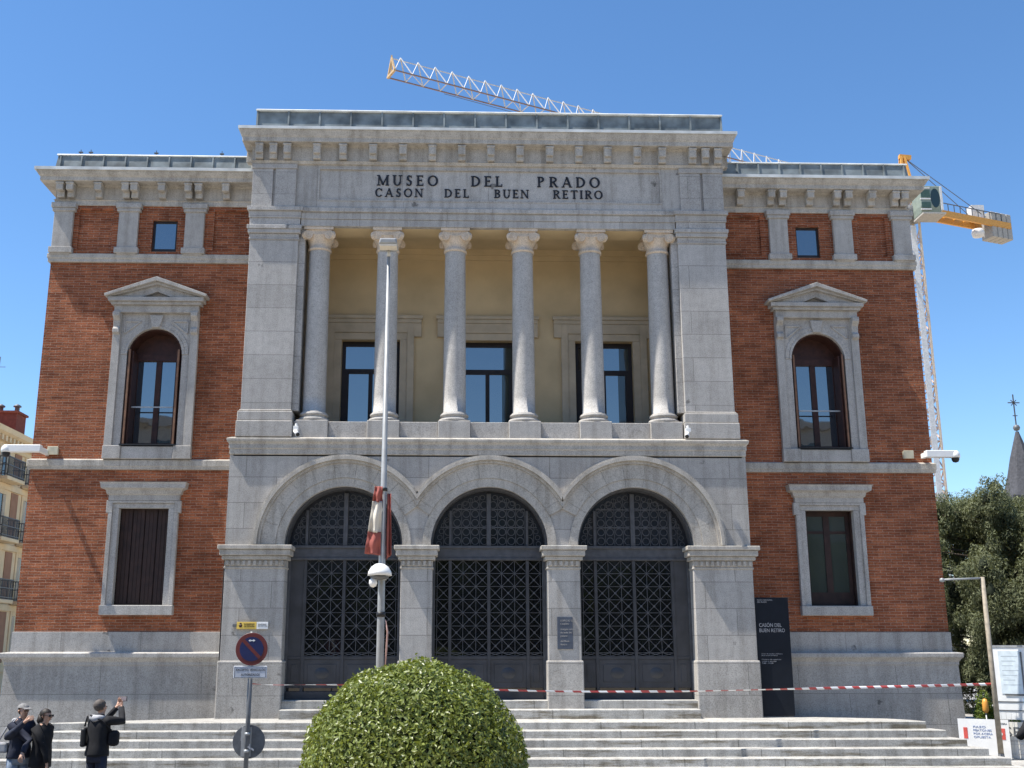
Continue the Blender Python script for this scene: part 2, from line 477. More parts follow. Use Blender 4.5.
def leaves(name, mat, parent, P, Nn, size, aspect=0.45, jitter=0.5, bend=0.25, rng=None, droop=0.0):
    """many leaf-sized four-sided blades: P (n,3) places, Nn (n,3) outward directions"""
    rng = rng or np.random.default_rng(1)
    n = len(P)
    d = rng.normal(size=(n, 3)); d[:, 2] -= droop
    nn = Nn + jitter * rng.normal(size=(n, 3))
    nn /= np.linalg.norm(nn, axis=1)[:, None]
    t = d - (d * nn).sum(1)[:, None] * nn
    t /= np.linalg.norm(t, axis=1)[:, None]
    w = np.cross(nn, t)
    sz = size * rng.uniform(0.65, 1.25, n)[:, None]
    a = P - t * sz * 0.5
    c = P + t * sz * 0.5 - nn * sz * bend * 0.5
    m = P + nn * sz * bend * 0.3
    l = m - w * sz * aspect * 0.5 - nn * sz * bend * 0.35
    r = m + w * sz * aspect * 0.5 - nn * sz * bend * 0.35
    V = np.stack([a, l, c, r], 1).reshape(-1, 3)
    me = bpy.data.meshes.new(name)
    me.vertices.add(4 * n); me.vertices.foreach_set('co', V.ravel())
    me.loops.add(6 * n); me.polygons.add(2 * n)
    base = np.arange(n)[:, None] * 4
    idx = np.concatenate([base + np.array([[0, 1, 2]]), base + np.array([[0, 2, 3]])], 1).ravel()
    me.loops.foreach_set('vertex_index', idx.astype(np.int32))
    me.polygons.foreach_set('loop_start', np.arange(0, 6 * n, 3, dtype=np.int32))
    me.polygons.foreach_set('loop_total', np.full(2 * n, 3, dtype=np.int32))
    me.update(calc_edges=True); me.validate()
    me.materials.append(M[mat])
    o = bpy.data.objects.new(name, me)
    COL.objects.link(o); attach(o, parent)
    return o

def text_mesh(name, body, size, mat, parent, loc, rot=(R(90), 0, 0), ext=0.003, align='LEFT', bold=0.0, space=1.0, width=None):
    cu = bpy.data.curves.new(name, 'FONT')
    cu.body = body; cu.size = size; cu.extrude = ext; cu.align_x = align; cu.offset = bold; cu.space_character = space
    cu.resolution_u = 3
    t = bpy.data.objects.new(name + '_curve', cu)
    COL.objects.link(t)
    dg = bpy.context.evaluated_depsgraph_get()
    me = bpy.data.meshes.new_from_object(t.evaluated_get(dg))
    bpy.data.objects.remove(t); bpy.data.curves.remove(cu)
    xs = [v.co.x for v in me.vertices]
    if width and xs:
        k = width / (max(xs) - min(xs))
        for v in me.vertices: v.co.x *= k
    mx = Matrix.Translation(loc) @ Matrix.Rotation(rot[2], 4, 'Z') @ Matrix.Rotation(rot[0], 4, 'X')
    me.transform(mx)
    me.materials.clear(); me.materials.append(M[mat])
    me.name = name
    o = bpy.data.objects.new(name, me)
    COL.objects.link(o); attach(o, parent)
    return o

# ================================================================== SETTING: ground
GZ = -1.0
def ground_profile(y):
    if y > -10.3: return GZ
    if y > -21: return GZ + (-10.3 - y) / 10.7 * 0.95
    return -0.05
mb = MB()
ys = [-600, -200, -90, -40, -21, -18, -15, -12.5, -10.3, -6.3, 40, 200, 900]
xs = [-700, -120, -40, 0, 40, 120, 700]
gv = [(x, y, ground_profile(y) - 0.02) for y in ys for x in xs]
gf = [(j * len(xs) + i, j * len(xs) + i + 1, (j + 1) * len(xs) + i + 1, (j + 1) * len(xs) + i) for j in range(len(ys) - 1) for i in range(len(xs) - 1)]
mb.add(gv, gf)
tag(mb.build('ground', 'soil'), kind='structure')
mb = MB(); mb.slab([(-300, -10.28), (300, -10.28), (300, -6.3), (-300, -6.3)], GZ - 0.2, GZ - 0.012)
tag(mb.build('road', 'asphalt'), kind='structure')
mb = MB(); mb.slab([(-60, -6.14), (60, -6.14), (60, 60), (-60, 60)], GZ - 0.2, GZ)
tag(mb.build('pavement', 'paving'), kind='structure')
mb = MB(); mb.slab([(-60, -6.3), (60, -6.3), (60, -6.14), (-60, -6.14)], GZ - 0.3, GZ + 0.004)
mb.slab([(-60, -10.44), (60, -10.44), (60, -10.28), (-60, -10.28)], GZ - 0.3, GZ + 0.11)
tag(mb.build('kerb', 'kerb', bevel=0.01), kind='structure')

# ================================================================== THE MUSEUM
mus = thing('museum_building', 'red brick museum with a granite centre of three arches under six columns', 'building', (0, 1, GZ))
WY = 0.9                     # front of the brick wings
WXL, WXR = -10.50, 10.435    # outer edges of the wings
def side(k): return -1 if k == 0 else 1

# ---- wings: brick walls with openings
def wall_holes(x0, x1, z0, z1, y, holes, depth):
    """front face at y with rectangular holes and their reveals"""
    mb = MB()
    xs = sorted({x0, x1, *[h[0] for h in holes], *[h[1] for h in holes]})
    zs = sorted({z0, z1, *[h[2] for h in holes], *[h[3] for h in holes]})
    for i in range(len(xs) - 1):
        for j in range(len(zs) - 1):
            cx, cz = (xs[i] + xs[i + 1]) / 2, (zs[j] + zs[j + 1]) / 2
            if any(h[0] < cx < h[1] and h[2] < cz < h[3] for h in holes): continue
            a, b, c, d = xs[i], xs[i + 1], zs[j], zs[j + 1]
            mb.add([(a, y, c), (b, y, c), (b, y, d), (a, y, d)], [(0, 1, 2, 3)])
    for h in holes:
        a, b, c, d = h[:4]
        e = y + (h[4] if len(h) > 4 else depth)
        mb.add([(a, y, c), (a, e, c), (a, e, d), (a, y, d)], [(0, 1, 2, 3)])
        mb.add([(b, y, c), (b, y, d), (b, e, d), (b, e, c)], [(0, 1, 2, 3)])
        mb.add([(a, y, d), (a, e, d), (b, e, d), (b, y, d)], [(0, 1, 2, 3)])
        mb.add([(a, y, c), (b, y, c), (b, e, c), (a, e, c)], [(0, 1, 2, 3)])
        if len(h) > 4:   # blind recess
            mb.add([(a, e, c), (b, e, c), (b, e, d), (a, e, d)], [(0, 1, 2, 3)])
    return mb

AW = {0: -7.85, 1: 7.90}      # axes of the wing windows
LWX = {0: -7.83, 1: 7.89}
for k in (0, 1):
    s = side(k)
    xo = WXL if k == 0 else WXR
    xi = 5.0 * s
    x0, x1 = min(xo, xi), max(xo, xi)
    c = AW[k]; lc = LWX[k]
    att = -7.84 if k == 0 else 7.888
    if k == 0:
        panels = [(-9.92, -9.10, 10.78, 11.80, 0.06), (-6.66, -5.70, 10.78, 11.80, 0.06), (att - 0.30, att + 0.30, 10.74, 11.55)]
    else:
        panels = [(5.70, 6.72, 10.78, 11.80, 0.06), (9.16, 9.84, 10.78, 11.80, 0.06), (att - 0.29, att + 0.29, 10.74, 11.55)]
    holes = [(c - 0.85, c + 0.85, 5.97, 9.0), (lc - 0.60, lc + 0.60, 2.30, 4.56)] + panels
    mb = wall_holes(x0, x1, 1.70, 12.1, WY, holes, 0.55)
    # outer side wall running back
    mb.add([(xo, WY, 1.7), (xo, 22, 1.7), (xo, 22, 12.1), (xo, WY, 12.1)], [(0, 1, 2, 3)])
    mb.build('brick_wall', 'brick', mus)
    # base courses
    path = [(xo, 22), (xo, WY), (xi, WY)] if k == 0 else [(xi, WY), (xo, WY), (xo, 22)]
    MB().sweep([(0.0, 1.34), (0.03, 1.34), (0.03, 1.785), (0.0, 1.79)], path).build('base_course', 'course', mus)
    MB().sweep([(0.0, 1.06), (0.12, 1.07), (0.12, 1.14), (0.16, 1.20), (0.205, 1.24), (0.205, 1.335), (0.03, 1.36), (0, 1.36)], path).build('base_moulding', 'granite', mus, bevel=0.012)
    MB().sweep([(0.0, GZ - 0.3), (0.16, GZ - 0.3), (0.10, 1.10), (0.0, 1.10)], path).build('plinth_wall', 'ashlar_base', mus)
    # string courses
    MB().sweep([(0.0, 5.42), (0.05, 5.42), (0.055, 5.48), (0.07, 5.50), (0.07, 5.64), (0.0, 5.67)], path).build('string_course', 'granite_warm', mus, bevel=0.01)
    MB().sweep([(0.0, 10.44), (0.06, 10.44), (0.06, 10.52), (0.08, 10.54), (0.08, 10.645), (0.0, 10.67)], path).build('string_course', 'granite_warm', mus, bevel=0.01)
    # attic pilasters
    pil = [(-10.515, -10.02), (-8.96, -8.45), (-7.36, -6.86)] if k == 0 else [(6.90, 7.40), (8.49, 9.00), (9.98, 10.45)]
    for a, b in pil:
        p = MB()
        p.box(a + 0.02, b - 0.02, WY - 0.10, WY, 10.62, 11.96)
        p.box(a - 0.03, b + 0.03, WY - 0.14, WY, 10.655, 10.80)
        p.box(a - 0.025, b + 0.025, WY - 0.135, WY, 11.72, 11.80)
        p.box(a - 0.05, b + 0.05, WY - 0.16, WY, 11.803, 11.93)
        p.build('attic_pilaster', 'granite', mus, bevel=0.008)
    # entablature
    cor = MB()
    cor.sweep([(0.0, 11.90), (0.04, 11.90), (0.04, 12.02), (0.07, 12.04), (0.03, 12.05), (0.03, 12.38), (0.08, 12.41), (0.33, 12.42), (0.33, 12.52), (0.36, 12.55), (0.40, 12.62), (0.41, 12.68), (0.0, 12.72)], path)
    corn = cor.build('cornice', 'granite_warm', mus, bevel=0.008)
    if k == 0:
        mx = [-10.36, -10.12, -9.45, -8.79, -8.58, -7.92, -7.28, -7.03, -6.37]
    else:
        mx = [6.22, 6.98, 7.27, 7.95, 8.62, 8.90, 9.49, 10.08, 10.30]
    first = None
    for x in mx:
        if first is None:
            q = MB(); q.prism([(-0.085, 12.06), (0.085, 12.06), (0.085, 12.415), (-0.085, 12.415)], WY - 0.17, WY - 0.03)
            q.box(-0.085, 0.085, WY - 0.30, WY - 0.172, 12.20, 12.415)
            q.box(-0.10, 0.10, WY - 0.315, WY - 0.03, 12.35, 12.40)
            first = q.build('modillion', 'granite_warm', corn, bevel=0.012)
            first.location.x = x
        else:
            copy_part(first, x - mx[0])
    # lead parapet
    lp = MB()
    ra = path
    lp.sweep([(0.0, 12.70), (0.30, 12.72), (0.24, 12.745), (0.10, 12.77), (0.05, 13.19), (0.0, 13.20)], ra)
    n = 9
    for i in range(n + 1):
        x = xo + (5.7 * s - xo) * i / n - 0.02 * s * (i == 0)
        lp.bar((x, WY - 0.115, 12.76), (x, WY - 0.06, 13.20), 0.035)
        lp.bar((x, WY - 0.27, 12.745), (x, WY - 0.12, 12.775), 0.03)
    lead = lp.build('lead_parapet', 'lead', mus)
    MB().sweep([(0.0, 13.195), (0.07, 13.195), (0.08, 13.21), (0.07, 13.235), (0.0, 13.24)], ra).build('capping', 'lead_cap', lead)
    MB().sweep([(0.26, 12.72), (0.42, 12.66), (0.445, 12.66), (0.445, 12.735), (0.26, 12.78)], ra).build('drip_edge', 'lead_cap', lead)  # pale metal colour stands in for sunlight on the flashing
    # attic window
    wf = MB()
    for a, b, c0, d in ((-0.30, -0.25, 10.74, 11.55), (0.25, 0.30, 10.74, 11.55), (-0.25, 0.25, 10.74, 10.83), (-0.25, 0.25, 11.50, 11.55)):
        wf.box(att + a, att + b, WY + 0.07, WY + 0.16, c0, d)
    w = wf.build('attic_window', 'frame_dark', mus)
    MB().box(att - 0.25, att + 0.25, WY + 0.10, WY + 0.12, 10.83, 11.50).build('pane', 'pane', w)

# ---- arched wing windows
def arc_pts(cx, cz, r, a0, a1, n):
    return [(cx + r * math.cos(a0 + (a1 - a0) * i / n), cz + r * math.sin(a0 + (a1 - a0) * i / n)) for i in range(n + 1)]

def arched_window(k):
    c = AW[k]; r = 0.64; zs = 8.15; z0 = 5.97; zt = 9.15
    y = WY
    sm = MB()
    # flat inner field with the arched opening
    for sg in (-1, 1):
        a, b = sorted((c + sg * r, c + sg * 0.82))
        sm.box(a, b, y - 0.06, y + 0.10, z0, zs)
        a, b = sorted((c + sg * 0.82, c + sg * 1.0))
        sm.box(a, b, y - 0.12, y, z0, 9.15)
    n = 24
    pts = arc_pts(c, zs, r, math.pi, 0, n)
    for i in range(n):
        (xa, za), (xb, zb) = pts[i], pts[i + 1]
        sm.add([(xa, y - 0.06, za), (xb, y - 0.06, zb), (xb, y - 0.06, zt), (xa, y - 0.06, zt),
                (xa, y + 0.10, za), (xb, y + 0.10, zb)], [(0, 1, 2, 3), (0, 4, 5, 1)])
    for sg in (-1, 1):
        a, b = sorted((c + sg * 0.64, c + sg * 0.82))
        sm.add([(a, y - 0.06, zs), (b, y - 0.06, zs), (b, y - 0.06, zt), (a, y - 0.06, zt)], [(0, 1, 2, 3)])
    # archivolt fillet and sunk spandrel triangles
    for ra, rb, yy in ((0.64, 0.70, 0.085), (0.70, 0.80, 0.075)):
        A = arc_pts(c, zs, ra, math.pi, 0, n); B = arc_pts(c, zs, rb, math.pi, 0, n)
        for i in range(n):
            q = [A[i], A[i + 1], B[i + 1], B[i]]
            sm.prism(q, y - yy, y - 0.055)
    for sg in (-1, 1):
        t = [(0.74, 8.96), (0.36, 8.96), (0.74, 8.66)]
        for i in range(3):
            p, q = t[i], t[(i + 1) % 3]
            sm.bar((c + sg * p[0], y - 0.068, p[1]), (c + sg * q[0], y - 0.068, q[1]), 0.035)
    sur = sm.build('arched_window_surround', 'granite', mus, bevel=0.006)
    ks = MB(); ks.prism([(c - 0.09, 8.80), (c + 0.09, 8.80), (c + 0.16, 9.10), (c - 0.16, 9.10)], y - 0.13, y - 0.05)
    ks.build('keystone', 'granite', sur, bevel=0.01)
    for sg in (-1, 1):
        co = MB()
        x = c + sg * 0.91
        prof = [(0.12, 8.62), (0.20, 8.66), (0.20, 8.74), (0.15, 8.80), (0.17, 8.95), (0.27, 9.05), (0.27, 9.15), (0.0, 9.15), (0.0, 8.62)]
        v = [(x - 0.08, y - o, z) for o, z in prof] + [(x + 0.08, y - o, z) for o, z in prof]
        m = len(prof)
        co.add(v, [tuple(range(m)), tuple(range(2 * m - 1, m - 1, -1))] + [(i, i + m, (i + 1) % m + m, (i + 1) % m) for i in range(m)])
        co.build('console', 'granite', sur, bevel=0.008)
    # pediment
    p = MB()
    p.box(c - 0.99, c + 0.99, y - 0.17, y, 9.153, 9.33)
    p.box(c - 1.06, c + 1.06, y - 0.24, y, 9.333, 9.40)
    p.box(c - 1.12, c + 1.12, y - 0.30, y, 9.403, 9.50)
    zf = 9.50
    for sg in (-1, 1):
        poly = [(c + sg * 0.40, zf), (c + sg * 1.12, zf), (c, 9.93), (c, 9.66)]
        if sg < 0: poly = poly[::-1]
        p.prism(poly, y - 0.20, y)
        rak = [(c + sg * 1.19, 9.50), (c + sg * 1.20, 9.56), (c, 9.99), (c, 9.89)]
        if sg < 0: rak = rak[::-1]
        p.prism(rak, y - 0.36, y)
        rk2 = [(c + sg * 1.10, 9.503), (c + sg * 1.19, 9.503), (c, 9.888), (c, 9.82)]
        if sg < 0: rk2 = rk2[::-1]
        p.prism(rk2, y - 0.28, y)
    p.box(c - 0.40, c + 0.40, y - 0.06, y, 9.50, 9.72)
    p.build('pediment', 'granite', sur, bevel=0.006)
    si = MB(); si.box(c - 1.01, c - 0.60, y - 0.15, y, 5.66, 5.966); si.box(c + 0.60, c + 1.01, y - 0.15, y, 5.66, 5.966); si.box(c - 0.60, c + 0.60, y - 0.12, y, 5.66, 5.95)
    si.build('sill', 'granite', sur, bevel=0.01)
    # timber lining
    ln = MB()
    yb = y + 0.52
    outer = [(c - r, 5.99), (c - r, zs)] + arc_pts(c, zs, r, math.pi, 0, n)[1:-1] + [(c + r, zs), (c + r, 5.99)]
    inner = [(c - r + 0.035, 5.99), (c - r + 0.035, zs)] + arc_pts(c, zs, r - 0.035, math.pi, 0, n)[1:-1] + [(c + r - 0.035, zs), (c + r - 0.035, 5.99)]
    for i in range(len(outer) - 1):
        o1, o2, i1, i2 = outer[i], outer[i + 1], inner[i], inner[i + 1]
        ln.add([(o1[0], y + 0.02, o1[1]), (o2[0], y + 0.02, o2[1]), (i2[0], y + 0.02, i2[1]), (i1[0], y + 0.02, i1[1]), (i2[0], yb, i2[1]), (i1[0], yb, i1[1])],
               [(0, 1, 2, 3), (3, 2, 4, 5)])
    ln.build('lining', 'wood', sur)
    fr = MB()
    # leaf frame set back
    yf = y + 0.42
    fan = [(c - 0.605, 8.16)] + [(c + 0.605, 8.16)] + arc_pts(c, zs, 0.605, 0, math.pi, n)
    fr.prism(fan, yf, yf + 0.06)
    fr.box(c - 0.605, c + 0.605, yf - 0.05, yf + 0.05, 8.10, 8.26)
    fr.box(c - 0.065, c + 0.065, yf - 0.03, yf + 0.05, 6.0, 8.10)
    for sg in (-1, 1):
        a, b = sorted((c + sg * 0.605, c + sg * 0.49)); fr.box(a, b, yf - 0.02, yf + 0.05, 6.0, 8.10)
    fr.box(c - 0.49, c + 0.49, yf - 0.01, yf + 0.05, 6.0, 6.12)
    fo = fr.build('window_frame', 'wood', sur)
    for sg in (-1, 1):
        a, b = sorted((c + sg * 0.065, c + sg * 0.49))
        MB().box(a, b, yf + 0.01, yf + 0.03, 6.12, 8.10).build('pane', 'pane', sur)
    rail = MB(); rail.bar((c - 0.60, y + 0.12, 6.92), (c + 0.60, y + 0.12, 6.92), 0.022, 0.03)
    rail.build('guard_rail', 'grey_steel', sur)
    tr = MB(); tr.box(c - 0.64, c + 0.64, y - 0.16, y + 0.40, 5.968, 6.0); tr.build('drip_tray', 'black', sur)
    # folded shutters standing out of the reveal
    for sg in (-1, 1):
        sh = MB(); 
        out = -0.10 if (k == 0 or sg > 0) else 0.0
        a, b = sorted((c + sg * 0.595, c + sg * 0.545)); sh.box(a, b, y + out + 0.02, y + 0.38, 6.01, 8.27)
        a2, b2 = sorted((c + sg * 0.537, c + sg * 0.50)); sh.box(a2, b2, y + out + 0.09, y + 0.37, 6.01, 8.25)
        sh.build('shutter', 'wood', sur, bevel=0.004)
        ed = MB(); ed.box(a + 0.004, b - 0.004, y + out, y + out + 0.019, 6.012, 8.268)
        ed.build('shutter_edge', 'wood_edge', sur)
    return sur

for k in (0, 1): arched_window(k)

def low_window(k):
    c = LWX[k]; y = WY
    m = MB()
    for sg in (-1, 1):
        a, b = sorted((c + sg * 0.56, c + sg * 0.70)); m.box(a, b, y - 0.07, y + 0.10, 2.37, 4.53)
        a, b = sorted((c + sg * 0.70, c + sg * 0.79)); m.box(a, b, y - 0.11, y + 0.0, 2.37, 4.42)
    m.box(c - 0.72, c + 0.72, y - 0.07, y + 0.10, 4.533, 4.64)
    m.box(c - 0.84, c + 0.84, y - 0.11, y - 0.001, 4.423, 4.53) if False else None
    for sg in (-1, 1):
        a, b = sorted((c + sg * 0.70, c + sg * 0.84)); m.box(a, b, y - 0.113, y, 4.423, 4.70)
    m.box(c - 0.70, c + 0.70, y - 0.11, y, 4.643, 4.70)
    s = m.build('rectangular_window_surround', 'granite', mus, bevel=0.006)
    h = MB()
    h.sweep([(0.0, 4.703), (0.12, 4.703), (0.12, 4.82), (0.16, 4.85), (0.18, 4.93), (0.27, 4.97), (0.28, 5.06), (0.30, 5.10), (0.0, 5.13)], [(c - 0.68, y), (c - 0.68, y - 0.0001), (c + 0.68, y - 0.0001), (c + 0.68, y)])
    h.build('hood', 'granite', s, bevel=0.005)
    MB().box(c - 0.81, c + 0.81, y - 0.15, y + 0.1, 2.15, 2.367).build('sill', 'granite', s, bevel=0.012)
    if k == 0:
        for i in range(4):
            a = c - 0.56 + 0.28 * i
            sh = MB(); sh.box(a + 0.006, a + 0.274, y + 0.12, y + 0.17, 2.37, 4.53)
            for j in range(3): sh.box(a + 0.02 + j * 0.085, a + 0.095 + j * 0.085, y + 0.108, y + 0.121, 2.42, 4.48)
            sh.build('shutter', 'wood_dark', s)
    else:
        yf = y + 0.22
        f = MB()
        for a, b, z0, z1 in ((-0.56, -0.45, 2.37, 4.53), (0.45, 0.56, 2.37, 4.53), (-0.45, 0.45, 2.37, 2.68), (-0.45, 0.45, 4.42, 4.53), (-0.07, 0.07, 2.68, 4.42)):
            f.box(c + a, c + b, yf, yf + 0.08, z0, z1)
        f.box(c - 0.45, c - 0.07, yf + 0.01, yf + 0.07, 4.02, 4.08); f.box(c + 0.07, c + 0.45, yf + 0.01, yf + 0.07, 4.02, 4.08)
        f.build('window_frame', 'wood_dark', s)
        for a, b in ((-0.45, -0.07), (0.07, 0.45)):
            MB().box(c + a, c + b, yf + 0.03, yf + 0.05, 2.68, 4.42).build('pane', 'pane_dim', s)
        for sg in (-1, 1):
            a, b = sorted((c + sg * 0.56, c + sg * 0.53)); MB().box(a, b, y + 0.101, y + 0.22, 2.37, 4.53).build('lining', 'wood_dark', s)
    MB().box(c - 0.60, c + 0.60, y + 0.45, y + 0.50, 2.2, 4.6).build('interior', 'dark', s)
    return s
for k in (0, 1): low_window(k)

# ---- centre block, lower storey: three arches
ARC = [-3.20, 0.0, 3.24]
SPR = 3.64; RI = 1.295; RO = 2.02
XB = 5.78
ZT = 5.66
low = MB()
edges_x = [-XB, -1.60, 1.62, XB]
n = 40
for i, c in enumerate(ARC):
    xa, xb = edges_x[i], edges_x[i + 1]
    # side strips above the springing
    low.add([(xa, 0, SPR), (c - RI, 0, SPR), (c - RI, 0, ZT), (xa, 0, ZT)], [(0, 1, 2, 3)])
    low.add([(c + RI, 0, SPR), (xb, 0, SPR), (xb, 0, ZT), (c + RI, 0, ZT)], [(0, 1, 2, 3)])
    P = arc_pts(c, SPR, RI, math.pi, 0, n)
    for j in range(n):
        (x1, z1), (x2, z2) = P[j], P[j + 1]
        low.add([(x1, 0, z1), (x2, 0, z2), (x2, 0, ZT), (x1, 0, ZT), (x1, 0.40, z1), (x2, 0.40, z2)], [(0, 1, 2, 3), (0, 4, 5, 1)])
for sx in (-XB, XB):
    low.add([(sx, 0, 0), (sx, WY + 0.2, 0), (sx, WY + 0.2, ZT), (sx, 0, ZT)], [(0, 1, 2, 3)])
low.build('arcade_wall', 'ashlar', mus)
for i, c in enumerate(ARC):
    lim0 = -9 if i == 0 else edges_x[i] - c
    lim1 = 9 if i == 2 else edges_x[i + 1] - c
    av = MB()
    def band(r0, r1, y0, nv, gap):
        def clampa(r, a):
            a_r = math.acos(min(1, lim1 / r)) if lim1 < r else 0.0
            a_l = math.pi - (math.acos(min(1, -lim0 / r)) if -lim0 < r else 0.0)
            return min(max(a, a_r), a_l)
        for q in range(nv):
            s0, s1 = q / nv + gap, (q + 1) / nv - gap
            sub = 5 if nv > 1 else 40
            A, B = [], []
            for t in range(sub + 1):
                a_ = math.pi * (s0 + (s1 - s0) * t / sub)
                a1_ = clampa(r0, a_); a2_ = clampa(r1, a_)
                A.append((c + r0 * math.cos(a1_), SPR + r0 * math.sin(a1_)))
                B.append((c + r1 * math.cos(a2_), SPR + r1 * math.sin(a2_)))
            for t in range(sub):
                if abs(B[t][0] - B[t + 1][0]) + abs(B[t][1] - B[t + 1][1]) < 1e-5: continue
                av.prism([A[t], B[t], B[t + 1], A[t + 1]][::1], y0, 0.06 if r0 > 1.3 else 0.02)
    band(1.288, 1.475, -0.025, 11, 0.0005)
    band(1.478, 1.81, -0.045, 11, 0.0005)
    band(1.813, 1.875, -0.085, 1, 0)
    band(1.878, 1.945, -0.145, 1, 0)
    band(1.948, 1.99, -0.115, 1, 0)
    av.build('archivolt', 'granite_warm', mus)

def pier(x0, x1, zbot, end):
    p = MB(); p.box(x0, x1, 0, 0.42, zbot, 3.13)
    po = p.build('pier', 'ashlar', mus, bevel=0.012)
    MB().box(x0 - 0.035 if end != 1 else x0 - 0.035, x1 + 0.035, -0.06, 0.43, zbot - 0.05, 1.18).build('plinth', 'ashlar_base', po, bevel=0.025, seg=2)
    im = MB()
    im.box(x0 - 0.02, x1 + 0.02, -0.02, 0.41, 3.12, 3.17)
    nd = max(3, int((x1 - x0) / 0.11))
    for j in range(nd):
        a = x0 + (x1 - x0) * (j + 0.22) / nd; b = x0 + (x1 - x0) * (j + 0.78) / nd
        im.box(a, b, -0.055, 0.0, 3.19, 3.30)
    im.box(x0 - 0.005, x1 + 0.005, -0.012, 0.411, 3.172, 3.31)
    im.box(x0 - 0.06, x1 + 0.06, -0.075, 0.415, 3.312, 3.40)
    im.box(x0 - 0.11, x1 + 0.11, -0.125, 0.42, 3.402, 3.53)
    im.box(x0 - 0.15, x1 + 0.15, -0.165, 0.425, 3.532, 3.625)
    im.build('impost', 'granite_warm', po, bevel=0.012)
    return po
pier(-5.76, -4.45, 0.0, 0)
pier(-1.935, -1.245, 0.19, 1)
pier(1.275, 1.985, 0.19, 1)
pier(4.49, 5.80, 0.0, 0)

# ---- doors in the arches
def door_bay(i):
    c = ARC[i]; y = 0.40
    fr = MB()
    W = 1.30
    fr.box(c - W, c + W, y, y + 0.14, 3.34, 3.66)                         # transom
    fr.box(c - W, c + W, y - 0.04, y + 0.001, 3.60, 3.66)
    fr.box(c - W, c + W, y - 0.03, y + 0.001, 3.34, 3.39)
    ro = arc_pts(c, SPR, 1.315, math.pi, 0, 40); ri = arc_pts(c, SPR, 1.25, math.pi, 0, 40)
    for j in range(40):
        fr.prism([ro[j + 1], ro[j], ri[j], ri[j + 1]], y - 0.26, y + 0.12)
    for sg in (-1, 1):
        a, b = sorted((c + sg * W, c + sg * 1.19)); fr.box(a, b, y, y + 0.12, 0.36, 3.34)
    fr.box(c - 0.05, c + 0.05, y - 0.02, y + 0.12, 3.66, SPR + 1.19)
    for sg in (-1, 1):
        x = c + sg * 0.86; fr.box(x - 0.03, x + 0.03, y, y + 0.11, 3.66, SPR + math.sqrt(1.2 ** 2 - 0.89 ** 2))
    o = fr.build('arched_door', 'iron', mus, bevel=0.006)
    # fanlight grille: rings between bars
    tg = MB()
    def ring(x, z, r, w, yy):
        A = arc_pts(x, z, r, 0, 2 * math.pi, 10); B = arc_pts(x, z, r - w, 0, 2 * math.pi, 10)
        for j in range(10): tg.add([(A[j][0], yy, A[j][1]), (A[j + 1][0], yy, A[j + 1][1]), (B[j + 1][0], yy, B[j + 1][1]), (B[j][0], yy, B[j][1])], [(0, 1, 2, 3)])
    st = 0.2025
    for ix in range(-6, 6):
        for iz in range(0, 7):
            x = (ix + 0.5) * st; z = (iz + 0.5) * st
            if math.hypot(x, z) < 1.06: ring(c + x, SPR + 0.03 + z, 0.089, 0.017, y + 0.05)
    for j in range(25):
        a = math.pi * (j + 0.5) / 25
        ring(c + 1.115 * math.cos(a), SPR + 1.115 * math.sin(a), 0.060, 0.014, y + 0.04)
    for iz in range(0, 6):
        z = iz * st + 0.03; h = math.sqrt(max(0, 1.17 ** 2 - z * z))
        if iz in (2, 4): tg.box(c - h, c + h, y + 0.045, y + 0.065, SPR + z - 0.012, SPR + z + 0.012)
    for ix in range(-5, 6):
        x = ix * st; h = math.sqrt(max(0, 1.17 ** 2 - x * x)); tg.box(c + x - 0.006, c + x + 0.006, y + 0.055, y + 0.07, SPR + 0.02, SPR + h)
    tg.build('fanlight_grille', 'iron', o)
    fg = MB(); fg.prism(arc_pts(c, SPR, 1.29, 0, math.pi, 40), y + 0.09, y + 0.10)
    fg.build('fanlight_pane', 'tymp_glass', o)
    # leaves: mullions, solid lower panel, lattice
    lf = MB()
    for x in (-0.86, 0.0, 0.86):
        lf.box(c + x - 0.035, c + x + 0.035, y + 0.01, y + 0.10, 0.45, 3.34)
    lf.box(c - 1.19, c + 1.19, y + 0.02, y + 0.09, 1.20, 1.27)
    lf.box(c - 1.19, c + 1.19, y + 0.035, y + 0.09, 0.60, 1.20)
    lf.box(c - 1.19, c + 1.19, y - 0.02, y + 0.09, 0.36, 0.53)
    for x0, x1 in ((-1.16, -0.91), (-0.80, -0.06), (0.06, 0.80), (0.91, 1.16)):
        lf.box(c + x0 + 0.06, c + x1 - 0.06, y + 0.022, y + 0.036, 0.72, 1.10)
    lf.build('door_leaf', 'iron_panel', o, bevel=0.005)
    for x0, x1, nm in ((-0.74, -0.12, 0), (0.12, 0.74, 0)):
        ring_c = MB()
        xc = c + (x0 + x1) / 2
        ring_c.lathe([(0.12, 0.0), (0.10, 0.012), (0.0, 0.016)], (0, 0, 0), 20)
        ring_c.v = [(xc + v[0] * 1.3, y + 0.022 - v[2], 0.91 + v[1]) for v in ring_c.v]
        ring_c.build('door_boss', 'iron_panel', o)
    solid = {0: -1, 1: 0, 2: 1}[i]
    la = MB()
    cell = 0.2866
    z0, z1 = 1.27, 3.34
    xlo, xhi = -1.19, 1.19
    if solid < 0: xlo = -0.86
    if solid > 0: xhi = 0.86
    kx = [j * cell for j in range(-5, 6) if xlo <= j * cell <= xhi]
    nz = 7; cz = (z1 - z0) / 7.25
    for x in kx: la.box(c + x - 0.0055, c + x + 0.0055, y + 0.04, y + 0.06, z0, z1)
    for j in range(1, 8):
        z = z1 - j * cz; la.box(c + xlo, c + xhi, y + 0.041, y + 0.059, z - 0.0055, z + 0.0055)
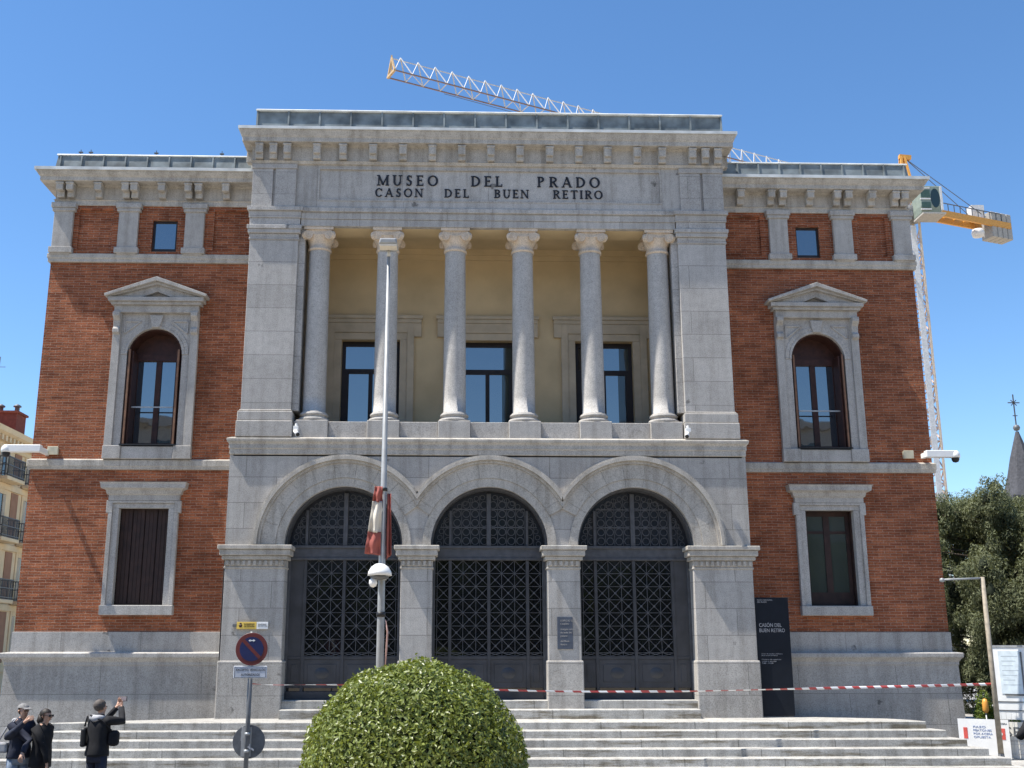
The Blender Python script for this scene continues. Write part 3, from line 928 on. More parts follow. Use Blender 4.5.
    for ix in range(-5, 5):
        for j in range(8):
            xa = max(ix * cell, xlo); xb = min((ix + 1) * cell, xhi)
            if xb - xa < 0.05: continue
            zb = z1 - j * cz; za = max(zb - cz, z0)
            la.bar((c + xa, y + 0.045, za), (c + xb, y + 0.045, zb), 0.011, 0.012)
            la.bar((c + xa, y + 0.049, zb), (c + xb, y + 0.049, za), 0.011, 0.012)
            if zb - za > 0.2 and xb - xa > 0.2:
                xm, zm = c + (xa + xb) / 2, (za + zb) / 2
                A = arc_pts(xm, zm, 0.027, 0, 2 * math.pi, 8)
                la.add([(p[0], y + 0.034, p[1]) for p in A[:-1]], [tuple(range(7, -1, -1))])
    la.build('lattice', 'iron', o)
    MB().box(c - 1.25, c + 1.25, y + 0.11, y + 0.12, 0.40, 3.36).build('door_glass', 'door_glass', o)
    MB().box(c - 1.32, c + 1.32, y + 0.60, y + 0.62, 0.2, 5.2).build('interior', 'dark', o)
    if solid:
        a, b = sorted((c + solid * 0.895, c + solid * 1.19))
        MB().box(a, b, y + 0.03, y + 0.09, 1.271, 3.339).build('side_panel', 'iron_panel', o)
    MB().box(c - W, c + W, 0.0, 0.44, 0.0, 0.36).build('threshold', 'step', o, bevel=0.012)
for i in range(3): door_bay(i)
MB().box(-4.40, 4.44, -0.36, 0.0, -0.02, 0.19).build('door_step', 'step', mus, bevel=0.015)

# ---- ledge between storeys
pathB = [(-XB + 0.02, WY + 0.1), (-XB + 0.02, 0.0), (XB - 0.02, 0.0), (XB - 0.02, WY + 0.1)]
lg = MB(); lg.sweep([(0.0, 5.63), (0.03, 5.64), (0.03, 5.76), (0.05, 5.77), (0.045, 5.86), (0.06, 5.89), (0.085, 5.915), (0.095, 5.95), (0.095, 5.99), (0.0, 6.03)], pathB)
lg.build('storey_ledge', 'granite_warm', mus, bevel=0.006)
# floor of the portico behind the pedestals
MB().box(-5.7, 5.7, -0.0, 2.4, 5.60, 6.04).build('portico_floor', 'granite', mus)

# ---- upper order: corner pilasters
for s in (-1, 1):
    p = MB()
    def bx(x0, x1, y0, z0, z1, yb=WY + 0.3):
        a, b = sorted((s * x0, s * x1)); p.box(a, b, y0, yb, z0, z1)
    bx(4.47, 5.60, 0.0, 6.66, 10.72)
    bx(4.32, 4.47, 0.10, 6.66, 11.08)
    bx(4.45, 5.62, -0.02, 10.723, 10.78)
    bx(4.46, 5.61, -0.01, 10.783, 10.88)
    bx(4.42, 5.65, -0.055, 10.883, 10.98)
    bx(4.40, 5.67, -0.08, 10.983, 11.08)
    po = p.build('corner_pilaster', 'ashlar_up', mus, bevel=0.008)
    q = MB()
    for x0, x1, y0, z0, z1 in ((4.42, 5.68, -0.07, 6.03, 6.40), (4.30, 4.42, 0.07, 6.03, 6.42), (4.43, 5.66, -0.055, 6.403, 6.62), (4.45, 5.63, -0.035, 6.623, 6.66)):
        a, b = sorted((s * x0, s * x1)); q.box(a, b, y0, WY + 0.25, z0, z1)
    q.build('pilaster_base', 'ashlar_base' if False else 'granite', po, bevel=0.015)
    # entablature ressaut
    e = MB()
    for x0, x1, y0, z0, z1 in ((4.44, 5.62, -0.03, 11.083, 11.26), (4.42, 5.64, -0.055, 11.263, 11.43), (4.38, 5.68, -0.10, 11.433, 11.53),
                               (4.57, 5.06, -0.05, 11.53, 12.50), (5.12, 5.60, -0.05, 11.53, 12.50), (5.06, 5.12, 0.0, 11.53, 12.50), (4.55, 5.62, -0.07, 12.503, 12.62)):
        a, b = sorted((s * x0, s * x1)); e.box(a, b, y0, WY + 0.6, z0, z1)
    e.build('entablature_block', 'ashlar_up', mus, bevel=0.006)

# ---- columns
COLX = [-4.0, -2.39, -0.79, 0.81, 2.42, 4.03]
def column():
    yc = 0.36
    sh = MB()
    prof = []
    for t in range(11):
        u = t / 10
        prof.append((0.262 - 0.022 * u ** 1.6, 6.66 + (10.56 - 6.66) * u))
    prof = [(0.285, 6.64), (0.285, 6.66)] + prof
    sh.lathe(prof, (0, yc, 0), 32)
    c = sh.build('column', 'granite_col', mus)
    b = MB()
    b.lathe([(0.33, 6.43), (0.36, 6.45), (0.365, 6.48), (0.345, 6.51), (0.30, 6.52), (0.292, 6.55), (0.30, 6.565), (0.325, 6.575), (0.33, 6.60), (0.315, 6.63), (0.285, 6.64)], (0, yc, 0), 32)
    b.build('base', 'granite', c)
    pd = MB(); pd.box(-0.365, 0.365, 0.0, 0.74, 6.03, 6.432); pd.build('pedestal', 'granite', c, bevel=0.012)
    cap = MB()
    cap.lathe([(0.245, 10.54), (0.275, 10.56), (0.275, 10.60), (0.25, 10.61), (0.26, 10.72), (0.30, 10.80), (0.32, 10.86), (0.33, 10.90)], (0, yc, 0), 28)
    cap.box(-0.34, 0.34, yc - 0.34, yc + 0.34, 11.01, 11.075)
    cap.box(-0.30, 0.30, yc - 0.30, yc + 0.30, 10.89, 11.01)
    # volutes: spiral scroll discs on all four corners
    for sx in (-1, 1):
        for sy in (-1, 1):
            cx, cy, cz = sx * 0.285, yc + sy * 0.285, 10.885
            d = Vector((sx, sy, 0)).normalized(); t = Vector((-d.y, d.x, 0))
            for w, rr in ((0.10, 0.105), (0.12, 0.055)):
                vs = []
                for e in (-1, 1):
                    for j in range(14):
                        a = 2 * math.pi * j / 14
                        vs.append(Vector((cx, cy, cz)) + t * (w * 0.5 * e) + d * (rr * math.cos(a)) + Vector((0, 0, rr * math.sin(a))))
                cap.add(vs, [tuple(range(14)), tuple(range(27, 13, -1))] + [(j, (j + 1) % 14, (j + 1) % 14 + 14, j + 14) for j in range(14)])
        for sy in (-1, 1):
            pass
    for sy in (-1, 1):     # front face scrolls with a sagging band
        for sx in (-1, 1):
            for rr, o in ((0.10, 0.325), (0.052, 0.338)):
                A = arc_pts(sx * 0.235, 10.88, rr, 0, 2 * math.pi, 14)[:-1]
                ya, yb = (yc + sy * o, yc + sy * 0.2)
                cap.prism(A if sy < 0 else A, min(ya, yb), max(ya, yb))
        for j in range(6):
            xa = -0.16 + 0.32 * j / 6; xb = xa + 0.32 / 6
            za = 10.92 - 0.03 * math.cos((xa / 0.16) * 1.4); zb = 10.92 - 0.03 * math.cos((xb / 0.16) * 1.4)
            cap.bar((xa, yc + sy * 0.312, za), (xb, yc + sy * 0.312, zb), 0.03)
    cap.build('capital', 'limestone', c)
    return c
c0 = column(); c0.location.x = COLX[0]
for x in COLX[1:]: copy_part(c0, x - COLX[0])
# low wall between pedestals
for a, b in zip(COLX[:-1], COLX[1:]):
    MB().box(a + 0.367, b - 0.367, 0.10, 0.50, 6.03, 6.415).build('parapet_panel', 'granite', mus, bevel=0.01)

# ---- portico back wall, ceiling, windows
PY = 2.0
PWX = [-2.87, 0.03, 2.93]
pw = wall_holes(-4.34, 4.34, 6.0, 11.6, PY, [(x - 0.72, x + 0.72, 6.04, 8.87) for x in PWX], 0.25)
for sx in (-4.33, 4.33):
    pw.add([(sx, 0.3, 6.0), (sx, PY, 6.0), (sx, PY, 11.6), (sx, 0.3, 11.6)], [(0, 1, 2, 3)])
pw.build('portico_wall', 'ochre', mus)
MB().box(-4.4, 4.4, 0.72, 2.6, 11.25, 11.5).build('portico_ceiling', 'ochre', mus)
pc = MB(); pc.box(-4.32, 4.32, PY - 0.10, PY, 11.10, 11.25); pc.box(-4.32, 4.32, PY - 0.05, PY, 10.98, 11.10); pc.build('ceiling_moulding', 'ochre', mus)
for c in PWX:
    f = MB()
    for sg in (-1, 1):
        for x0, x1, yy in ((0.72, 0.90, 0.05), (0.90, 1.07, 0.08)):
            a, b = sorted((c + sg * x0, c + sg * x1)); f.box(a, b, PY - yy, PY + 0.0, 6.04, 8.87 if x0 < 0.8 else 9.30)
        a, b = sorted((c + sg * 1.07, c + sg * 1.25)); f.box(a, b, PY - 0.083, PY, 8.95, 9.30)
    f.box(c - 0.90, c + 0.90, PY - 0.05, PY, 8.873, 9.05)
    f.box(c - 0.90, c + 0.90, PY - 0.078, PY, 9.053, 9.30)
    f.box(c - 1.25, c + 1.25, PY - 0.10, PY, 9.303, 9.40)
    f.box(c - 1.28, c + 1.28, PY - 0.13, PY, 9.403, 9.49)
    s = f.build('portico_window_surround', 'surround', mus, bevel=0.006)
    w = MB(); yf = PY + 0.16
    for x0, x1, z0, z1 in ((-0.72, -0.63, 6.04, 8.87), (0.63, 0.72, 6.04, 8.87), (-0.63, 0.63, 8.75, 8.87), (-0.63, 0.63, 8.05, 8.17), (-0.05, 0.05, 6.04, 8.05), (-0.63, 0.63, 6.04, 6.2), (-0.63, -0.54, 6.2, 8.05), (0.54, 0.63, 6.2, 8.05)):
        w.box(c + x0, c + x1, yf, yf + 0.08, z0, z1)
    w.build('window_frame', 'frame_dark', s)
    MB().box(c - 0.63, c + 0.40, yf + 0.03, yf + 0.05, 8.17, 8.75).build('pane', 'pane', s)
    MB().box(c + 0.40, c + 0.63, yf + 0.03, yf + 0.05, 8.17, 8.75).build('dim_pane', 'pane_dim', s)  # dimmer glass paints in the dark side of reflection and room
    MB().box(c - 0.54, c - 0.05, yf + 0.03, yf + 0.05, 6.2, 8.05).build('pane', 'pane', s)
    MB().box(c + 0.05, c + 0.36, yf + 0.034, yf + 0.054, 6.2, 8.05).build('pane', 'pane', s)
    MB().box(c + 0.36, c + 0.54, yf + 0.034, yf + 0.054, 6.2, 8.05).build('dim_pane', 'pane_dim', s)  # same dark split painted with dimmer glass

# ---- centre entablature
ar = MB()
ar.box(-4.42, 4.42, 0.0, 0.14, 11.08, 11.25)
ar.box(-4.42, 4.42, -0.02, 0.745, 11.253, 11.42)
ar.box(-4.38, 4.38, -0.06, 0.75, 11.423, 11.53)
MB().box(-4.42, 4.42, 0.141, 0.74, 11.081, 11.249).build('portico_beam', 'ochre', mus)
ar.build('architrave', 'frieze', mus, bevel=0.006)
fz = MB()
px0, px1, pz0, pz1 = -4.06, 4.13, 11.715, 12.56
for x0, x1, z0, z1 in ((-4.57, px0, 11.533, 12.68), (px1, 4.57, 11.533, 12.68), (px0, px1, 11.533, pz0), (px0, px1, pz1, 12.68)):
    fz.box(x0, x1, 0.0, 0.8, z0, z1)
fz.build('frieze', 'frieze', mus)
ip = MB(); ip.box(px0, px1, 0.034, 0.5, pz0, pz1)
panel = ip.build('inscription_panel', 'frieze', mus)
bd = MB()
bd.box(px0, px1, -0.012, 0.035, pz0, pz0 + 0.04); bd.box(px0, px1, -0.012, 0.035, pz1 - 0.04, pz1)
bd.box(px0, px0 + 0.04, -0.012, 0.035, pz0 + 0.04, pz1 - 0.04); bd.box(px1 - 0.04, px1, -0.012, 0.035, pz0 + 0.04, pz1 - 0.04)
bd.build('panel_moulding', 'granite', panel)

# roman capitals with serifs
def letter(mb, ch, x, z, h, w, y, d):
    T, t = 0.19 * h, 0.10 * h
    sf = 0.075 * h
    def stroke(p, q, wd):
        mb.bar((x + p[0] * w, y, z + p[1] * h), (x + q[0] * w, y, z + q[1] * h), wd if abs(q[1] - p[1]) > 0.01 else d, d if abs(q[1] - p[1]) > 0.01 else wd)
    def vbar(u, wd, a=0.0, b=1.0):
        mb.box(x + u * w - wd / 2, x + u * w + wd / 2, y - d / 2, y + d / 2, z + a * h, z + b * h)
    def hbar(u0, u1, v, wd=t):
        mb.box(x + u0 * w, x + u1 * w, y - d / 2 + 0.001, y + d / 2 - 0.001, z + v * h - wd / 2, z + v * h + wd / 2)
    def serif(u, v, wd=0.34):
        mb.box(x + u * w - wd * h / 2, x + u * w + wd * h / 2, y - d / 2 + 0.002, y + d / 2 - 0.002, z + v * h - (sf if v > 0.5 else 0), z + v * h + (0 if v > 0.5 else sf))
    def diag(p, q, wd):
        P0 = Vector((x + p[0] * w, 0, z + p[1] * h)); Q0 = Vector((x + q[0] * w, 0, z + q[1] * h))
        dx = wd / 2
        mb.prism([(P0.x - dx, P0.z), (P0.x + dx, P0.z), (Q0.x + dx, Q0.z), (Q0.x - dx, Q0.z)] if P0.z < Q0.z else [(Q0.x - dx, Q0.z), (Q0.x + dx, Q0.z), (P0.x + dx, P0.z), (P0.x - dx, P0.z)], y - d / 2 + 0.0005, y + d / 2 - 0.0005)
    def bowl(u0, v0, ru, rv, a0, a1, n=12):
        for j in range(n):
            A = a0 + (a1 - a0) * j / n; B = a0 + (a1 - a0) * (j + 1) / n
            wa = t + (T - t) * abs(math.cos(A)); wb = t + (T - t) * abs(math.cos(B))
            def pt(a, wd, o): return (x + u0 * w + math.cos(a) * (ru * w - (wd if o else 0)), z + v0 * h + math.sin(a) * (rv * h - (wd if o else 0) * 0.9))
            q = [pt(A, wa, 0), pt(B, wb, 0), pt(B, wb, 1), pt(A, wa, 1)]
            mb.prism(q, y - d / 2 + 0.0015, y + d / 2 - 0.0015)
    pi = math.pi
    if ch == 'M':
        vbar(0.13, t); vbar(0.87, T); diag((0.13, 1), (0.5, 0.05), T); diag((0.5, 0.05), (0.87, 1), t)
        serif(0.13, 0); serif(0.87, 0); serif(0.10, 1, 0.25); serif(0.90, 1, 0.25)
    elif ch == 'U':
        vbar(0.2, T, 0.3, 1); vbar(0.82, t, 0.3, 1); bowl(0.5, 0.34, 0.40, 0.36, pi, 2 * pi); serif(0.2, 1); serif(0.82, 1)
    elif ch == 'S':
        bowl(0.5, 0.74, 0.36, 0.27, 0.25 * pi, 1.35 * pi); bowl(0.5, 0.27, 0.40, 0.28, -0.80 * pi, 0.40 * pi)
        diag((0.72, 0.40), (0.28, 0.62), T * 1.3)
        vbar(0.80, sf, 0.76, 0.98); vbar(0.17, sf, 0.02, 0.26)
    elif ch == 'E':
        vbar(0.25, T); hbar(0.2, 0.85, 0.955); hbar(0.2, 0.72, 0.52); hbar(0.2, 0.9, 0.045); serif(0.22, 0, 0.3); serif(0.22, 1, 0.3)
        vbar(0.84, sf, 0.80, 1); vbar(0.88, sf, 0.0, 0.22); vbar(0.70, sf, 0.42, 0.62)
    elif ch == 'O':
        bowl(0.5, 0.5, 0.50, 0.51, 0, 2 * pi, 24)
    elif ch == 'D':
        vbar(0.2, T); bowl(0.35, 0.5, 0.62, 0.5, -pi / 2, pi / 2, 16); hbar(0.1, 0.40, 0.955); hbar(0.1, 0.40, 0.045); serif(0.18, 0, 0.28); serif(0.18, 1, 0.28)
    elif ch == 'L':
        vbar(0.25, T); hbar(0.2, 0.9, 0.045); serif(0.25, 1); serif(0.22, 0, 0.3); vbar(0.88, sf, 0, 0.24)
    elif ch in 'PRB':
        vbar(0.22, T); bowl(0.45, 0.74, 0.44, 0.26, -pi / 2, pi / 2, 12); hbar(0.1, 0.47, 0.955); hbar(0.2, 0.47, 0.50); serif(0.22, 0); serif(0.2, 1, 0.28)
        if ch == 'R': diag((0.48, 0.5), (0.88, 0.0), T); serif(0.90, 0, 0.22)
        if ch == 'B': bowl(0.45, 0.27, 0.48, 0.27, -pi / 2, pi / 2, 12); hbar(0.1, 0.47, 0.045)
    elif ch == 'A':
        diag((0.12, 0), (0.5, 1), t); diag((0.5, 1), (0.86, 0), T); hbar(0.25, 0.74, 0.34); serif(0.12, 0, 0.28); serif(0.87, 0, 0.30)
    elif ch == 'C':
        bowl(0.55, 0.5, 0.50, 0.51, 0.22 * pi, 1.78 * pi, 20); vbar(0.90, sf, 0.70, 0.97)
    elif ch == 'N':
        vbar(0.14, t); vbar(0.86, t); diag((0.14, 1), (0.86, 0), T); serif(0.14, 0); serif(0.86, 1); serif(0.12, 1, 0.22)
    elif ch == 'I':
        vbar(0.5, T); serif(0.5, 0); serif(0.5, 1)
    elif ch == 'T':
        vbar(0.5, T); hbar(0.05, 0.95, 0.955); serif(0.5, 0); vbar(0.07, sf, 0.78, 1); vbar(0.93, sf, 0.78, 1)

WID = dict(M=1.05, U=0.85, S=0.62, E=0.68, O=0.95, D=0.88, L=0.65, P=0.70, R=0.80, A=0.90, C=0.85, N=0.88, I=0.30, T=0.80, B=0.72)
def word(s, x0, x1, z0, h):
    tot = sum(WID[c] for c in s) * h
    gap = (x1 - x0 - tot) / max(1, len(s) - 1)
    x = x0
    for c in s:
        lm = MB()
        letter(lm, c, x, z0, h, WID[c] * h, 0.024, 0.026)
        lm.build('letter', 'bronze', panel)
        x += WID[c] * h + gap
for s, a, b in (('MUSEO', -2.66, -1.21), ('DEL', -0.43, 0.33), ('PRADO', 1.16, 2.66)): word(s, a, b, 12.135, 0.265)
for s, a, b in (('CASON', -2.71, -1.57), ('DEL', -1.06, -0.47), ('BUEN', 0.13, 0.95), ('RETIRO', 1.53, 2.72)): word(s, a, b, 11.845, 0.215)

# ---- main cornice
pathC = [(-5.60, 4.0), (-5.60, 0.0), (5.60, 0.0), (5.60, 4.0)]
cm = MB(); cm.sweep([(-0.03, 12.62), (0.05, 12.63), (0.07, 12.68), (0.09, 12.70), (0.04, 12.71), (0.04, 13.07), (0.09, 13.10), (0.25, 13.11), (0.25, 13.22), (0.27, 13.25), (0.30, 13.34), (0.315, 13.38), (0.315, 13.43), (-0.3, 13.47)], pathC)
corn = cm.build('main_cornice', 'granite_warm', mus, bevel=0.007)
MX = [-5.45, -5.12, -4.79, -4.09, -3.47, -2.76, -2.05, -1.35, -0.65, 0.045, 0.74, 1.45, 2.15, 2.84, 3.55, 4.15, 4.88, 5.19, 5.49]
first = None
for x in MX:
    if first is None:
        q = MB(); q.box(-0.09, 0.09, -0.16, -0.035, 12.72, 13.095); q.box(-0.085, 0.085, -0.225, -0.162, 12.84, 13.095); q.box(-0.10, 0.10, -0.24, -0.03, 13.035, 13.085)
        first = q.build('modillion', 'granite_warm', corn, bevel=0.012); first.location.x = x
    else:
        copy_part(first, x - MX[0])
for s in (-1, 1):       # modillions returning along the flanks
    for y in (0.35, 0.9):
        q = MB(); a, b = sorted((s * 5.635, s * 5.83)); q.box(a, b, y - 0.09, y + 0.09, 12.80, 13.095); q.build('modillion', 'granite_warm', corn, bevel=0.012)
lp = MB()
pl = [(-5.52, 6.0), (-5.52, 0.0), (5.60, 0.0), (5.60, 6.0)]
lp.sweep([(0.0, 13.44), (0.30, 13.45), (0.20, 13.485), (0.06, 13.52), (0.02, 13.99), (0.0, 14.0)], pl)
for i in range(16):
    x = -5.56 + 11.2 * i / 15
    lp.bar((x, -0.078, 13.50), (x, -0.035, 14.0), 0.04)
    lp.bar((x, -0.25, 13.465), (x, -0.08, 13.51), 0.035)
lead = lp.build('lead_parapet', 'lead', mus)
MB().sweep([(0.0, 13.995), (0.06, 13.995), (0.08, 14.02), (0.06, 14.045), (0.0, 14.055)], pl).build('capping', 'lead_cap', lead)
tp = MB(); tp.box(-5.28, 5.36, 0.22, 0.34, 13.98, 14.17); tp.build('ridge_capping', 'lead_cap', lead)
MB().sweep([(0.24, 13.44), (0.32, 13.40), (0.345, 13.40), (0.345, 13.47), (0.24, 13.50)], pathC).build('drip_edge', 'lead_cap', lead)  # flashing coloured pale to read as sunlit
# solid body and flat roof behind the fronts
bd = MB(); bd.box(-10.3, 10.25, 1.75, 21.9, GZ, 12.6); bd.build('building_core', 'dark', mus) if False else None
rf = MB(); rf.box(-10.40, 10.34, WY + 0.05, 21.9, 12.60, 12.74); rf.box(-5.5, 5.58, 0.02, 6.0, 13.40, 13.50); rf.build('roof', 'lead', mus)
cw = MB(); cw.box(-5.50, -5.30, 0.9, 6.0, 11.5, 13.40); cw.box(5.30, 5.50, 0.9, 6.0, 11.5, 13.40); cw.box(-5.5, 5.5, 5.8, 6.0, 11.5, 13.4); cw.build('attic_wall', 'granite', mus)

# small roof fittings
for x in (-10.2, -9.95, -8.32, -6.68):
    v = MB(); v.bar((x, 1.35, 12.74), (x, 1.35, 13.54), 0.025, n=8); v.box(x - 0.05, x + 0.05, 1.33, 1.37, 13.51, 13.54); v.bar((x, 1.35, 13.54), (x, 1.35, 13.60), 0.015)
    v.build('roof_vent', 'dark_steel', mus)
for x in (7.4, 9.6, 9.85):
    v = MB(); v.bar((x, 1.35, 12.74), (x, 1.35, 13.36), 0.03, n=8); v.box(x - 0.09, x + 0.09, 1.32, 1.38, 13.33, 13.37)
    v.build('roof_vent', 'dark_steel', mus)

# ================================================================== entrance steps
RISE, TREAD = 0.1427, 0.345
stp = thing('entrance_steps', 'broad flight of pale granite steps in front of the museum', 'steps', (0, -1.5, GZ))
for k in range(8):
    z1 = -RISE * k
    if k == 7: break
    yF = -1.25 - TREAD * k
    xr = 8.82 + 0.245 * k
    xl = -8.80 - 0.245 * k - (0.9 if k >= 3 else 0)
    poly = [(xl, yF), (xr, yF), (xr - 0.10, yF + 0.45), (8.35 + 0.1 * k, -0.35), (6.75, 0.25 + 0.01 * k), (6.72, 0.80 - 0.004 * k), (-5.75, 0.80 - 0.004 * k), (-5.80, 0.15), (xl + 0.2, yF + 0.14)]
    z0 = z1 - RISE + 0.0 if k < 6 else GZ - 0.2
    m = MB(); m.slab(poly, max(z0 - 0.04, GZ - 0.2), z1)
    m.build('landing' if k == 0 else 'step', 'step', stp, bevel=0.012)
# raised kerbed strip at the right of the steps
mb = MB(); mb.slab([(10.60, -1.2), (30, -1.2), (30, 14), (10.60, 14)], GZ - 0.2, GZ + 0.14)
tag(mb.build('side_pavement', 'paving', bevel=0.01), kind='structure')


# ================================================================== things on and before the museum
def txt(name, body, size, mat, parent, x, y, z, width=None, bold=0.0, align='LEFT', ext=0.002):
    return text_mesh(name, body, size, mat, parent, (x, y, z), align=align, width=width, bold=bold, ext=ext)

# tall information stele
t = thing('information_stele', 'tall slate blue information panel standing on the landing beside the right pier', 'sign', (6.18, 0.1, 0))
m = MB(); m.box(5.815, 6.555, 0.06, 0.20, 0.03, 2.52); m.build('panel', 'stele', t, bevel=0.006)
m = MB(); m.box(5.84, 6.53, 0.08, 0.18, 0.0, 0.03); m.build('foot', 'dark_steel', t)
txt('small_heading', 'MUSEO NACIONAL\nDEL PRADO', 0.045, 'greycloth', t, 5.87, 0.058, 2.45, width=0.34)
txt('title', 'CASÓN DEL\nBUEN RETIRO', 0.112, 'greycloth', t, 5.88, 0.058, 1.89, width=0.56, bold=0.0005)
txt('small_print', 'Centro de estudios y biblioteca\nStudy centre and library', 0.034, 'greycloth', t, 5.90, 0.058, 1.31, width=0.46)
txt('small_print', 'Horario de apertura\nLunes a viernes\n9.00 - 14.00', 0.040, 'greycloth', t, 5.90, 0.058, 1.19, width=0.42)

# bronze plaque on the pier
t = thing('wall_plaque', 'small blue grey plaque with engraved lines fixed to the pier between middle and right doors', 'plaque', (1.63, 0, 1.4))
m = MB(); m.box(1.465, 1.80, -0.025, 0.0, 1.42, 2.10); m.build('plate', plain('plaque_blue', (0.085, 0.10, 0.13), 0.5, metal=0.3), t, bevel=0.004)
for j, z in enumerate((2.0, 1.93, 1.82, 1.75, 1.68, 1.57, 1.50)):
    txt('engraved_line', ('EDIFICIO DEL', 'CASÓN', 'Antiguo salón', 'de baile del', 'palacio', 'del Buen', 'Retiro')[j], 0.055, 'granite_col', t, 1.53, -0.0265, z)

# ministry sign
t = thing('ministry_sign', 'narrow yellow and white official sign fixed to the left pier above the no parking disc', 'sign', (-5.13, -0.05, 1.9))
m = MB(); m.box(-5.42, -5.0, -0.055, -0.03, 1.838, 1.987); m.build('yellow_panel', 'yellow', t, bevel=0.003)
m = MB(); m.box(-4.997, -4.755, -0.055, -0.03, 1.838, 1.987); m.build('white_panel', 'white', t, bevel=0.003)
m = MB(); m.box(-5.51, -5.43, -0.05, 0.0, 1.88, 1.94); m.box(-5.42, -4.76, -0.03, 0.0, 1.90, 1.93); m.build('bracket', 'dark_steel', t)
m = MB(); m.lathe([(0.0, 0), (0.035, 0.0), (0.035, 0.004), (0, 0.004)], (0, 0, 0), 16); m.v = [(-5.34 + a, -0.0595 + c, 1.905 + b) for a, b, c in m.v]
m.box(-5.36, -5.32, -0.0592, -0.0552, 1.935, 1.965); m.build('emblem', 'wood', t)
txt('lettering', 'GOBIERNO\nDE ESPAÑA', 0.045, 'wood_dark', t, -5.27, -0.0575, 1.925)
txt('lettering', 'MINISTERIO\nDE CULTURA', 0.034, 'dark_steel', t, -4.97, -0.0575, 1.925)

# cameras on the museum corners
def corner_camera(sg, label, x0, xh, z, y):
    t = thing('security_camera', label, 'camera', (x0, y, z), 'security cameras on the building')
    m = MB(); xa = x0; xb = xh - sg * 0.03
    m.box(xa, xb, y - 0.08, y + 0.08, z - 0.075, z + 0.085); m.build('arm', 'white', t, bevel=0.012)
    m = MB(); m.box(x0 - sg * 0.0 + sg * 0.02, x0 + sg * 0.10, y + 0.081, WY, z - 0.06, z + 0.06); m.build('bracket', 'white', t, bevel=0.01)
    m = MB(); m.lathe([(0.0, 0.10), (0.06, 0.095), (0.10, 0.05), (0.115, -0.02), (0.105, -0.07), (0.0, -0.07)], (xh, y, z - 0.01), 20); m.build('housing', 'white', t)
    m = MB(); m.lathe([(0.088, -0.071), (0.085, -0.12), (0.06, -0.165), (0.0, -0.185)], (xh, y, z - 0.01), 20); m.build('dome', 'black', t)
    return t
corner_camera(-1, 'white dome security camera on an arm at the left corner of the museum', -10.08, -10.86, 5.80, 0.35)
corner_camera(1, 'white dome security camera on an arm at the right corner of the museum', 10.16, 10.86, 5.815, 0.60)
for sg, x, lab in ((-1, -10.0, 'small cream junction box on the brick beside the left corner camera'), (1, 9.86, 'small cream junction box on the brick beside the right corner camera')):
    m = MB(); m.box(x - 0.11, x + 0.11, WY - 0.09, WY, 5.76, 5.93); m.box(x - 0.12, x + 0.12, WY - 0.10, WY - 0.0905, 5.75, 5.94)
    tag(m.build('junction_box', plain('cream_plastic', (0.55, 0.50, 0.36), 0.5), bevel=0.006), lab, 'box', 'junction boxes on the museum corners')
def small_camera(x, lab, sg):
    t = thing('spot_camera', lab, 'camera', (x, -0.25, 6.0), 'spot cameras on the ledge')
    m = MB(); m.box(x - 0.055, x + 0.055, -0.30, -0.19, 6.14, 6.23); m.tube([(x, -0.24, 6.03), (x, -0.24, 6.14)], 0.02); m.tube([(x, -0.24, 6.23), (x, -0.24, 6.29)], 0.028)
    m.build('mount', 'white', t, bevel=0.006)
    m = MB(); m.tube([(x - 0.02, -0.26, 6.13), (x + sg * 0.06, -0.40, 6.02)], [0.045, 0.05]); m.build('housing', 'white', t)
    m = MB(); m.tube([(x + sg * 0.0605, -0.401, 6.019), (x + sg * 0.068, -0.414, 6.009)], [0.046, 0.042]); m.build('lens', 'black', t)
small_camera(-4.30, 'small white spot camera on the ledge beside the leftmost column', 1)
small_camera(4.45, 'small white spot camera on the ledge beside the rightmost column', -1)

# ------------------------------------------------------------------ lamp post
LX, LY = -1.645, -10.75
t = thing('lamp_post', 'slim pale grey street lamp post rising in front of the left arch', 'street lamp', (LX, LY, GZ))
m = MB(); m.tube([(LX, LY, GZ), (LX, LY, 1.8), (LX, LY, 6.42)], [0.050, 0.044, 0.020], 16); m.build('pole', 'pole_white', t)
m = MB(); m.lathe([(0.11, 0), (0.11, 0.02), (0.075, 0.03), (0.07, 0.35), (0.054, 0.38)], (LX, LY, GZ), 18); m.build('base', 'grey_steel', t)
m = MB(); m.tube([(LX, LY, 6.36), (LX, LY, 6.46)], 0.028, 12)
m.build('collar', 'grey_steel', t)
hd = MB()
v = []
for y, w, z0, z1 in ((LY - 0.20, 0.115, 6.475, 6.535), (LY - 0.17, 0.122, 6.465, 6.55), (LY + 0.02, 0.122, 6.445, 6.55), (LY + 0.06, 0.10, 6.45, 6.54)):
    v += [(LX - w, y, z0), (LX + w, y, z0), (LX + w * 0.85, y, z1), (LX - w * 0.85, y, z1)]
f = [(3, 2, 1, 0), (12, 13, 14, 15)]
for i in range(3):
    for k in range(4): f.append((i * 4 + k, i * 4 + (k + 1) % 4, i * 4 + 4 + (k + 1) % 4, i * 4 + 4 + k))
hd.add(v, f); hd.build('lamp_head', 'pole_white', t, bevel=0.012, seg=2)
m = MB(); m.box(LX - 0.11, LX + 0.11, LY - 0.19, LY - 0.03, 6.44, 6.466)
for i in range(4): m.box(LX - 0.085 + i * 0.044, LX - 0.047 + i * 0.044, LY - 0.18, LY - 0.04, 6.435, 6.4405)
m.build('lens', 'clothwhite', t)
m = MB(); m.tube([(LX, LY, 1.83), (LX, LY, 1.89)], 0.054, 14); m.build('band', 'black', t)
